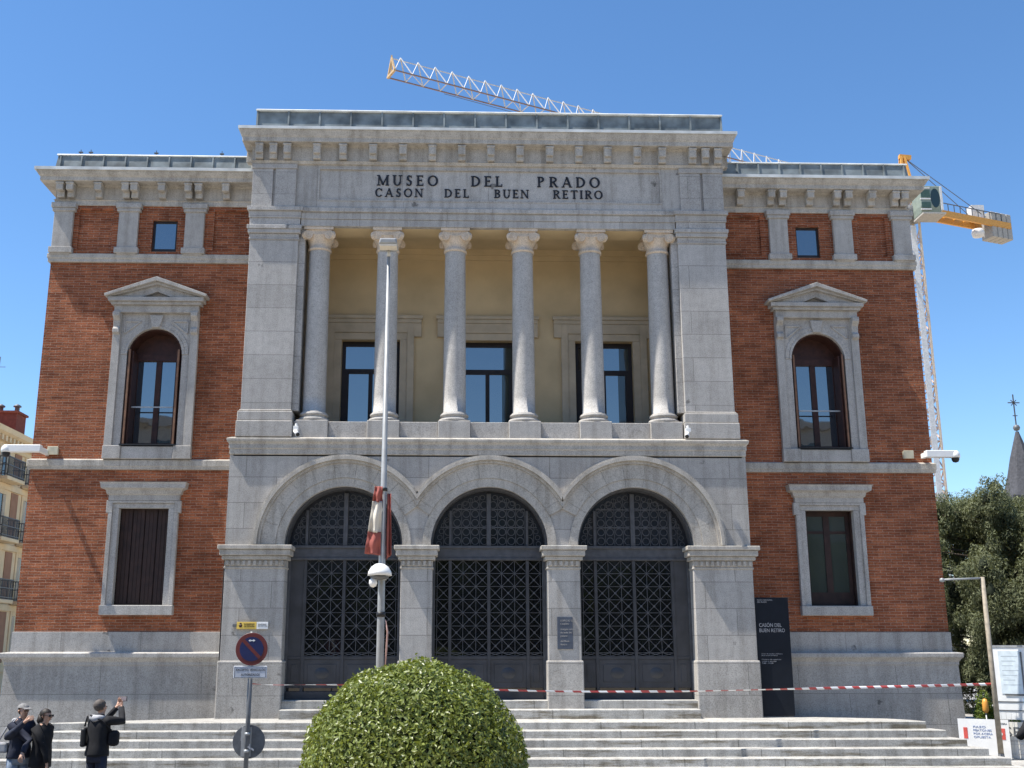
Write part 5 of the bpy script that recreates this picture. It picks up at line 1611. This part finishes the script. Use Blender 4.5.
m = MB(); p = B0 + cd * 2.8; m.box(p.x - 0.5, p.x + 0.5, p.y - 0.4, p.y + 0.4, KZ + 0.1, KZ + 1.3); m.build('winch', 'concrete', t)
for i in range(4):
    p = B0 + cd * (cl_ - 2.1 + i * 0.66)
    m = MB(); a, b = cd * 0.30, cs_ * 0.7
    for e in ((-1, -1), (1, -1), (1, 1), (-1, 1)): m.v.append(tuple(p + a * e[0] + b * e[1] + Vector((0, 0, -1.6))))
    for e in ((-1, -1), (1, -1), (1, 1), (-1, 1)): m.v.append(tuple(p + a * e[0] + b * e[1] + Vector((0, 0, 1.0))))
    m.f = [(3, 2, 1, 0), (4, 5, 6, 7), (0, 1, 5, 4), (1, 2, 6, 5), (2, 3, 7, 6), (3, 0, 4, 7)]; m.smooth = [False] * 6
    m.build('counterweight', 'concrete', t, bevel=0.05)
m = MB(); p = B0 + cd * (cl_ - 3.6); m.box(p.x - 0.6, p.x + 0.6, p.y - 0.5, p.y + 0.5, KZ + 0.1, KZ + 1.5); m.build('winch_housing', 'crane_white', t); m = MB(); m.lathe([(0, -0.5), (0.5, -0.35), (0.6, 0), (0.5, 0.35), (0, 0.5)], (p.x, p.y, KZ - 1.2), 12); m.build('drive_unit', 'crane_white', t)
m = MB()
top = Vector((hx, hy, KZ + 5.2))
for sg in (-1, 1): m.bar(top, B0 + cd * (cl_ - 3) + cs_ * 0.6 * sg + Vector((0, 0, 0.3)), 0.05)
m.bar(B0 + jd * (jl - 4.2) + Vector((0, 0, -0.5)), B0 + jd * (jl * 0.2) + Vector((0, 0, -1.0)), 0.03)
m.build('tie_rope', 'dark_steel', t)

# ------------------------------------------------------------------ cream apartment house at the left
AX = -24.4
t = thing('apartment_house', 'cream apartment house with iron balconies beyond the left corner of the museum', 'building', (-30, 40, GZ))
m = MB(); m.box(-38, AX, 24, 62, GZ, 12.1); m.build('wall', 'cream', t)
m = MB(); m.sweep([(0.0, 11.5), (0.10, 11.55), (0.12, 11.75), (0.25, 11.9), (0.30, 12.05), (0.55, 12.2), (0.62, 12.45), (0.0, 12.55)], [(AX, 62), (AX, 24), (-38, 24)][::-1][::-1] if False else [(-38, 24), (AX, 24), (AX, 62)])
for i in range(76):
    y = 24.2 + i * 0.5; m.box(AX, AX + 0.45, y, y + 0.22, 11.78, 12.05)
m.build('cornice', 'cream', t)
m = MB(); m.prism([(-38.4, 12.5), (AX + 0.4, 12.5), (AX - 2.5, 13.5), (-36, 13.5)], 24.0, 62.0); m.build('roof', 'terracotta', t)
ch = MB(); ch.box(-27.3, -25.0, 35.3, 36.6, 12.6, 14.0); ch.box(-27.4, -24.9, 35.2, 36.7, 14.0, 14.12); cho = ch.build('chimney', 'chimney_red', t)
for x in (-27.0, -26.2, -25.3):
    p = MB(); p.lathe([(0.13, 0), (0.13, 0.35), (0.22, 0.36), (0.22, 0.42), (0.06, 0.52), (0, 0.52)], (x, 36, 14.12), 10); p.build('chimney_pot', 'dark_steel', cho)
p = MB(); p.bar((-26.6, 36.0, 14.1), (-26.55, 36.0, 17.4), 0.04); p.bar((-26.9, 36.0, 16.8), (-26.2, 36.0, 16.8), 0.025); p.build('aerial', 'dark_steel', cho)
for fl, zb in enumerate((0.7, 3.8, 6.9, 10.0)):
    if fl == 3: hgt = 1.6
    else: hgt = 2.3
    for b in range(9):
        y = 29.2 + b * 3.6
        w = MB()
        w.box(AX - 0.02, AX + 0.05, y - 0.85, y - 0.62, zb, zb + hgt + 0.3); w.box(AX - 0.02, AX + 0.05, y + 0.62, y + 0.85, zb, zb + hgt + 0.3); w.box(AX - 0.02, AX + 0.06, y - 0.62, y + 0.62, zb + hgt, zb + hgt + 0.3)
        wo = w.build('window', 'cream', t)
        MB().box(AX + 0.0, AX + 0.02, y - 0.62, y + 0.62, zb, zb + hgt).build('pane', 'pane_dim', wo)
        s = MB(); s.box(AX + 0.015, AX + 0.055, y - 0.60, y - 0.25, zb + 0.02, zb + hgt - 0.02); s.box(AX + 0.015, AX + 0.055, y + 0.25, y + 0.60, zb + 0.02, zb + hgt - 0.02); s.build('shutter', 'surround', wo)
        if fl:
            bl = MB(); bl.box(AX + 0.06, AX + 0.75, y - 1.15, y + 1.15, zb - 0.22, zb - 0.02); bo = bl.build('balcony', 'cream', t, bevel=0.03)
            r = MB()
            for i in range(17):
                yy = y - 1.1 + 2.2 * i / 16; r.bar((AX + 0.70, yy, zb - 0.02), (AX + 0.70, yy, zb + 0.98), 0.030)
            for i in range(5):
                for yy in (y - 1.1, y + 1.1): r.bar((AX + 0.10 + 0.6 * i / 4, yy, zb - 0.02), (AX + 0.10 + 0.6 * i / 4, yy, zb + 0.98), 0.030)
            for z in (zb + 0.08, zb + 0.55, zb + 0.98):
                r.bar((AX + 0.70, y - 1.12, z), (AX + 0.70, y + 1.12, z), 0.045)
                for yy in (y - 1.1, y + 1.1): r.bar((AX + 0.06, yy, z), (AX + 0.72, yy, z), 0.045)
            r.build('railing', 'iron', bo)
    for b in range(10):
        y = 27.4 + b * 3.6
        s = MB(); s.box(AX - 0.02, AX + 0.035, y - 0.45, y + 0.45, zb - 0.1, zb + min(hgt + 0.4, 2.5)); s.build('wall_panel', 'terracotta', t)
    s = MB(); s.box(AX - 0.02, AX + 0.10, 24.05, 62, zb - 0.55, zb - 0.25); s.build('floor_band', 'cream', t)

# ------------------------------------------------------------------ tall park trees across the street behind the viewer (they mirror in the glass)
rg = np.random.default_rng(21)
k = 15000
Px = rg.uniform(-75, 75, k); hgt = 8.0 + 2.2 * np.sin(Px * 0.21 + 1) + 1.4 * np.sin(Px * 0.53)
Pz = -0.2 + hgt * rg.random(k) ** 0.75
Py = -60 - 6 * rg.random(k) - 1.5 * np.sin(Px * 0.35)
Nn = rg.normal(size=(k, 3)); Nn[:, 1] += 1.5
tag(leaves('park_trees', 'park_leaf', None, np.stack([Px, Py, Pz], 1), Nn / np.linalg.norm(Nn, axis=1)[:, None], 1.7, 0.6, 0.5, 0.25, rg), kind='stuff')

# ================================================================== people
def skin(name, joints, edges, mat, parent, sub=1, root=0, smooth=True):
    me = bpy.data.meshes.new(name)
    me.from_pydata([j[0] for j in joints], edges, [])
    o = bpy.data.objects.new(name, me)
    COL.objects.link(o); attach(o, parent)
    me.materials.append(M[mat])
    sk = o.modifiers.new('skin', 'SKIN'); sk.use_smooth_shade = True
    dat = me.skin_vertices[0].data
    for i, j in enumerate(joints):
        r = j[1]; dat[i].radius = r if isinstance(r, tuple) else (r, r)
        dat[i].use_root = (i == root)
    sb = o.modifiers.new('subdivision', 'SUBSURF'); sb.levels = sub; sb.render_levels = sub
    return o

def limb_hand(J, E, wrist, direction, up, curl=0.5, s=1.0):
    """palm with four fingers of different lengths and a thumb, rooted at joint index wrist"""
    w = Vector(J[wrist][0]); d = Vector(direction).normalized(); u = Vector(up); u = (u - d * u.dot(d)).normalized(); sd = d.cross(u).normalized()
    palm = len(J); J.append((tuple(w + d * 0.055 * s), (0.036 * s, 0.020 * s))); E.append((wrist, palm))
    for q, (o, ln) in enumerate(((-0.030, 0.070), (-0.010, 0.080), (0.011, 0.075), (0.030, 0.058))):
        b = w + d * 0.085 * s + sd * o * s
        m1 = b + (d * math.cos(curl) - u * math.sin(curl)) * ln * 0.55 * s
        m2 = m1 + (d * math.cos(curl * 2) - u * math.sin(curl * 2)) * ln * 0.45 * s
        i = len(J)
        J += [(tuple(b), 0.0095 * s), (tuple(m1), 0.0085 * s), (tuple(m2), 0.0065 * s)]
        E += [(palm, i), (i, i + 1), (i + 1, i + 2)]
    i = len(J)
    b = w + d * 0.03 * s - sd * 0.035 * s - u * 0.005
    J += [(tuple(b), 0.012 * s), (tuple(b + d * 0.035 * s - sd * 0.022 * s - u * 0.012), 0.010 * s), (tuple(b + d * 0.062 * s - sd * 0.020 * s - u * 0.025), 0.008 * s)]
    E += [(wrist, i), (i, i + 1), (i + 1, i + 2)]

def person(label, loc, H, pose, top, legs, hair, shoe='black', coat_len=0.0, hood=None):
    """pose: local joints (x right, y away from viewer, z up), scaled for a height of 1.70"""
    k = H / 1.70
    t = thing('person', label, 'person', loc, local=True)
    S_ = lambda p: (p[0] * k, p[1] * k, p[2] * k)
    fy, fx_ = pose['face']                # facing direction (x, y)
    F = Vector((fy, fx_, 0)).normalized(); Rt = Vector((F.y, -F.x, 0))
    hd = Vector(pose.get('head', (0, 0, 0)))
    def fr(r, f, z): v = Rt * r + F * f; return (v.x, v.y, z)
    J = [(S_(fr(0, 0, 0.93)), (0.12 * k, 0.10 * k)), (S_(fr(0, 0.0, 1.10)), (0.115 * k, 0.09 * k)), (S_(fr(0, 0.01, 1.30)), (0.105 * k, 0.08 * k)), (S_(fr(0, 0.0, 1.40)), (0.065 * k, 0.06 * k)), (S_(fr(0, 0.015, 1.47)), 0.048 * k)]
    E = [(0, 1), (1, 2), (2, 3), (3, 4)]
    hx_, hy_ = hd.x, hd.y
    def hp(r, f, z): v = Rt * r + F * f; return S_((v.x + hx_, v.y + hy_, z))
    i = len(J)
    J += [(hp(0, 0.045, 1.52), (0.058 * k, 0.066 * k)), (hp(0, 0.025, 1.585), (0.075 * k, 0.093 * k)), (hp(0, 0.005, 1.645), (0.068 * k, 0.083 * k)), (hp(0, 0.0, 1.675), (0.035 * k, 0.045 * k))]
    E += [(4, i), (i, i + 1), (i + 1, i + 2), (i + 2, i + 3)]
    arms = []
    for sgn in (-1, 1):
        sh = fr(0.185 * sgn, 0, 1.385)
        el, wr, hdirection, hup = pose['arms'][0 if sgn < 0 else 1]
        a = len(J)
        J += [(S_(sh), 0.044 * k), (S_(el), 0.038 * k), (S_(wr), 0.026 * k)]
        E += [(3, a), (a, a + 1), (a + 1, a + 2)]
        arms.append((sh, el, wr))
        limb_hand(J, E, a + 2, hdirection, hup, 0.6, k)
    for sgn, (kn, an) in zip((-1, 1), pose['legs']):
        a = len(J)
        hp_ = fr(0.095 * sgn, 0, 0.88)
        toe = Vector(an) + F * 0.17; 
        J += [(S_(hp_), 0.085 * k), (S_(kn), 0.056 * k), (S_(an), 0.038 * k), ((toe.x * k, toe.y * k, 0.035 * k), 0.032 * k)]
        E += [(0, a), (a, a + 1), (a + 1, a + 2), (a + 2, a + 3)]
    skin('body', J, E, 'skin', t, 1)
    # face
    fc = MB()
    def hq(r, f, z): v = Rt * r + F * f; return Vector(((v.x + hx_) * k, (v.y + hy_) * k, z * k))
    if pose.get('glasses'):
        for sgn in (-1, 1):
            c = hq(0.034 * sgn, 0.118, 1.59); r_ = Rt * 0.026 * k
            fc.bar(c - r_, c + r_, 0.012 * k, 0.036 * k)
            fc.bar(hq(0.07 * sgn, 0.10, 1.595), hq(0.085 * sgn, -0.01, 1.60), 0.006 * k)
        fc.bar(hq(-0.01, 0.118, 1.598), hq(0.01, 0.118, 1.598), 0.006 * k)
        fc.build('sunglasses', 'black', t)
    else:
        for sgn in (-1, 1):
            c = hq(0.032 * sgn, 0.108, 1.59)
            fc.bar(c - Rt * 0.013 * k, c + Rt * 0.013 * k, 0.012 * k, 0.012 * k)
        fc.build('eyes', 'hair', t)
    no = MB(); no.tube([hq(0, 0.10, 1.595), hq(0, 0.135, 1.56), hq(0, 0.115, 1.55)], [0.010 * k, 0.016 * k, 0.012 * k], 8)
    for sgn in (-1, 1): no.tube([hq(0.078 * sgn, 0.01, 1.605), hq(0.086 * sgn, 0.0, 1.585), hq(0.076 * sgn, 0.005, 1.555)], [0.010 * k, 0.016 * k, 0.008 * k], 7)
    no.build('nose_and_ears', 'skin', t)
    mo = MB(); mo.bar(hq(-0.022, 0.108, 1.525), hq(0.022, 0.108, 1.525), 0.008 * k); mo.build('mouth', 'sign_red', t)
    HC_ = (0.0, -0.012, 1.615)
    hm = MB()
    def ell(mb, ra, rf, rz, keep, nu=20, nv=12):
        idx = {}
        for j in range(nv + 1):
            for i in range(nu):
                la = -math.pi / 2 + math.pi * j / nv; lo = 2 * math.pi * i / nu
                r_ = ra * math.cos(la) * math.cos(lo); f_ = rf * math.cos(la) * math.sin(lo); z_ = rz * math.sin(la)
                idx[(j, i)] = (r_, f_, z_)
        for j in range(nv):
            for i in range(nu):
                q = [idx[(j, i)], idx[(j, (i + 1) % nu)], idx[(j + 1, (i + 1) % nu)], idx[(j + 1, i)]]
                m_ = [sum(p[c] for p in q) / 4 for c in range(3)]
                if keep(*m_): mb.add([hq(p[0] + HC_[0], p[1] + HC_[1], p[2] + HC_[2]) for p in q], [(0, 1, 2, 3)], True)
    if pose.get('cap'):
        ell(hm, 0.096, 0.116, 0.098, lambda r, f, z: z > 0.02)
        ell(hm, 0.088, 0.106, 0.100, lambda r, f, z: z <= 0.03 and f < -0.01 and z > -0.08)
        o_ = hm.build('cap', hair, t)
        cp = MB(); cp.bar(hq(0, 0.08, 1.640), hq(0, 0.175, 1.622), 0.13 * k, 0.012 * k); cp.build('peak', hair, o_)
    else:
        ell(hm, 0.090, 0.110, 0.098, lambda r, f, z: not (f > 0.035 and z < 0.035) and not (z < -0.06 and f > -0.03))
        if pose.get('long_hair'):
            hm.tube([hq(0, -0.07, 1.60), hq(0, -0.085, 1.50), hq(0, -0.075, 1.42)], [0.075 * k, 0.085 * k, 0.05 * k], 12)
        hm.build('hair', hair, t)
    # clothes: lofted jacket with sleeves, trousers
    def loft(mb, secs, n_=18):
        vs = []
        for c_, ra, rf in secs:
            for i in range(n_):
                a_ = 2 * math.pi * i / n_
                e_ = lambda v: math.copysign(abs(v) ** 0.8, v)
                p = Vector(c_) + Rt * (ra * e_(math.cos(a_))) + F * (rf * e_(math.sin(a_)))
                vs.append(tuple(p * k))
        fs = [(j * n_ + i, j * n_ + (i + 1) % n_, (j + 1) * n_ + (i + 1) % n_, (j + 1) * n_ + i) for j in range(len(secs) - 1) for i in range(n_)]
        fs += [tuple(range(n_ - 1, -1, -1)), tuple(range((len(secs) - 1) * n_, len(secs) * n_))]
        mb.add(vs, fs, True)
    bot = 0.84 - coat_len
    jk = MB()
    loft(jk, [((0, 0, bot), 0.195, 0.145), ((0, 0, bot + 0.03), 0.200, 0.150), ((0, 0, 0.98), 0.185, 0.140), (fr(0, 0.0, 1.10), 0.172, 0.132), (fr(0, 0.0, 1.25), 0.190, 0.140), (fr(0, -0.005, 1.34), 0.200, 0.132), (fr(0, -0.012, 1.40), 0.165, 0.108), (fr(0, -0.012, 1.445), 0.085, 0.085), (fr(0, -0.005, 1.475), 0.070, 0.072)])
    for sh, el, wr in arms:
        sh_, el_, wr_ = Vector(sh), Vector(el), Vector(wr)
        we = el_.lerp(wr_, 0.93)
        pts = [sh_ + (Vector((0, 0, 1.39)) - sh_) * 0.25, sh_, sh_.lerp(el_, 0.5), el_, el_.lerp(we, 0.5), we]
        jk.tube([tuple(p * k) for p in pts], [x * k for x in (0.070, 0.080, 0.070, 0.064, 0.055, 0.046)], 12)
    jo = jk.build('jacket', top, t)
    sb_ = jo.modifiers.new('fold', 'DISPLACE'); tx = bpy.data.textures.get('cloth_folds') or bpy.data.textures.new('cloth_folds', 'CLOUDS'); tx.noise_scale = 0.09; sb_.texture = tx; sb_.strength = 0.055; sb_.mid_level = 0.5
    lg_ = MB()
    loft(lg_, [((0, 0, 0.74), 0.17, 0.125), ((0, 0, 0.86), 0.175, 0.13), ((0, 0, 1.0), 0.155, 0.115)])
    for sgn, (kn, an) in zip((-1, 1), pose['legs']):
        hp_ = Vector(fr(0.090 * sgn, 0, 0.84)); kn_ = Vector(kn); an_ = Vector(an) + Vector((0, 0, 0.01))
        lg_.tube([tuple(p * k) for p in (hp_, hp_.lerp(kn_, 0.5), kn_, kn_.lerp(an_, 0.5), an_)], [x * k for x in (0.100, 0.092, 0.074, 0.070, 0.068)], 12)
        sm_ = MB(); an2 = Vector(an); q0 = an2 - F * 0.07; q1 = an2 + F * 0.19
        sm_.tube([(q0.x * k, q0.y * k, 0.05 * k), (an2.x * k, an2.y * k, 0.055 * k), ((an2 + F * 0.1).x * k, (an2 + F * 0.1).y * k, 0.045 * k), (q1.x * k, q1.y * k, 0.032 * k)], [0.040 * k, 0.050 * k, 0.045 * k, 0.028 * k], 10)
        sm_.build('shoe', shoe, t)
    lg_.build('trousers', legs, t)
    if hood:
        hd_ = MB(); hd_.tube([tuple(Vector(fr(r_, f_, z_)) * k) for r_, f_, z_ in ((-0.115, -0.01, 1.43), (-0.08, -0.085, 1.425), (0.0, -0.115, 1.415), (0.08, -0.085, 1.425), (0.115, -0.01, 1.43))], [x * k for x in (0.03, 0.05, 0.06, 0.05, 0.03)], 10)
        hd_.build('hood', hood, t)
    return t, k

def std_legs(face, spread=0.10):
    F = Vector((face[0], face[1], 0)).normalized(); Rt = Vector((F.y, -F.x, 0))
    out = []
    for s in (-1, 1):
        a = Rt * spread * s
        out.append(((a.x + F.x * 0.02, a.y + F.y * 0.02, 0.48), (a.x * 1.1 - F.x * 0.02, a.y * 1.1 - F.y * 0.02, 0.08)))
    return out
PYD = -5.9
# man or woman in grey cap, navy jacket, raising a forearm
face = (0.75, -0.66)
person('person in navy jacket and grey cap with one arm raised, leftmost by the steps', (-7.58, PYD, GZ), 1.60, dict(
    face=face, cap=True, head=(0.02, -0.02, 0),
    arms=[((-0.05, -0.30, 1.17), (0.215, -0.38, 1.40), (0.7, -0.05, 0.7), (0, -1, 0.2)), ((-0.22, 0.10, 1.10), (-0.20, -0.12, 0.98), (0.2, -0.8, -0.1), (0, 0, 1))] if False else
         [((-0.09, -0.28, 1.20), (0.20, -0.36, 1.44), (0.8, -0.05, 0.5), (0, -1, 0.2)), ((0.20, -0.12, 1.12), (0.16, -0.28, 0.93), (0.0, -0.5, -0.8), (0, -0.8, 0.4))],
    legs=std_legs(face)), 'navy', 'jean', 'cap_grey', hood='greycloth')
tt = thing('shoulder_bag', 'small pale grey bag at the hip of the leftmost person', 'bag', (-7.83, -6.0, -0.1))
m = MB(); m.box(-7.90, -7.72, -6.05, -5.93, -0.13, 0.03); m.build('pouch', 'greycloth', tt, bevel=0.03, seg=2)
m = MB(); m.tube([(-7.88, -5.99, 0.03), (-7.74, -6.06, 0.25), (-7.60, -6.06, 0.38)], 0.012, 6); m.build('strap', 'greycloth', tt)
face = (0.93, -0.36)
person('person in long black coat and sunglasses beside the person in the grey cap', (-7.24, PYD + 0.02, GZ), 1.52, dict(
    face=face, glasses=True, long_hair=True, head=(0.03, -0.01, 0),
    arms=[((-0.02, 0.22, 1.08), (0.06, 0.20, 0.86), (0.1, 0, -1), (1, 0, 0)), ((0.12, -0.20, 1.06), (0.19, -0.20, 0.80), (0.1, 0, -1), (1, 0, 0))],
    legs=std_legs(face)), 'blackcloth', 'blackcloth', 'hair', coat_len=0.12)
face = (0.45, 0.89)
person('person in black jacket photographing the museum with both arms raised, standing alone by the steps', (-6.36, PYD, GZ), 1.66, dict(
    face=face, cap=False, head=(-0.01, 0.0, 0),
    arms=[((-0.02, 0.32, 1.34), (0.16, 0.34, 1.58), (0.35, 0.3, 0.9), (0.4, 0.8, 0)), ((0.34, 0.10, 1.36), (0.25, 0.28, 1.57), (-0.25, 0.3, 0.9), (0.4, 0.8, 0))],
    legs=std_legs(face)), 'blackcloth', 'navy', 'hair_grey', hood='greycloth')
tt = thing('phone', 'small phone held up by the person photographing the museum', 'phone', (-6.15, PYD + 0.37, 0.6))
m = MB(); m.box(-6.21, -6.06, PYD + 0.36, PYD + 0.37, 0.62, 0.70); m.build('case', 'black', tt, bevel=0.004)
m = MB(); m.box(-6.20, -6.07, PYD + 0.355, PYD + 0.3598, 0.628, 0.692); m.build('screen', plain('phone_screen', (0.45, 0.40, 0.40), 0.2), tt)
tt = thing('messenger_bag', 'black bag on the right hip of the person photographing the museum', 'bag', (-6.12, PYD, 0))
m = MB(); m.box(-6.20, -6.03, PYD - 0.09, PYD + 0.06, -0.04, 0.20); m.build('pouch', 'blackcloth', tt, bevel=0.06, seg=3)
m = MB(); m.tube([(-6.14, PYD - 0.08, 0.2), (-6.28, PYD - 0.16, 0.36), (-6.48, PYD - 0.10, 0.43)], 0.015, 6); m.build('strap', 'blackcloth', tt)
tt = thing('side_bag', 'flat black bag at the left side of the person photographing the museum', 'bag', (-6.58, PYD, 0))
m = MB(); m.box(-6.62, -6.54, PYD - 0.10, PYD + 0.12, -0.05, 0.24); m.build('pouch', 'black', tt, bevel=0.035, seg=3)
m = MB(); m.tube([(-6.58, PYD - 0.02, 0.26), (-6.54, PYD - 0.05, 0.42)], 0.015, 6); m.build('strap', 'black', tt)
face = (-0.3, 0.95)
person('person in dark jacket at the right edge of the photo near the steps', (8.66, PYD, GZ), 1.60, dict(
    face=face,
    arms=[((-0.36, -0.06, 1.13), (-0.16, 0.16, 1.17), (0.5, 0.8, 0.2), (0, 0, 1)), ((0.36, 0.0, 1.13), (0.2, 0.2, 1.17), (-0.4, 0.8, 0.2), (0, 0, 1))],
    legs=std_legs(face)), 'blackcloth', 'blackcloth', 'hair')

# the pale block of flats across the street, seen only as the dark line it mirrors in the upper glass
t = thing('opposite_building', 'long block across the street, seen only mirrored low in the upper windows', 'building', (0, -75, GZ))
m = MB(); m.box(-60, 60, -90, -72, GZ, 21.2); m.box(-60.5, 60.5, -90.5, -71.5, 21.2, 21.8); m.build('wall', 'concrete', t)
for fl in range(6):
    for i in range(24):
        x = -57.5 + i * 5; m = MB(); m.box(x - 0.7, x + 0.7, -72.0, -71.94, 0.6 + fl * 3.4, 2.7 + fl * 3.4)
        m.build('window', 'pane_dim', t)
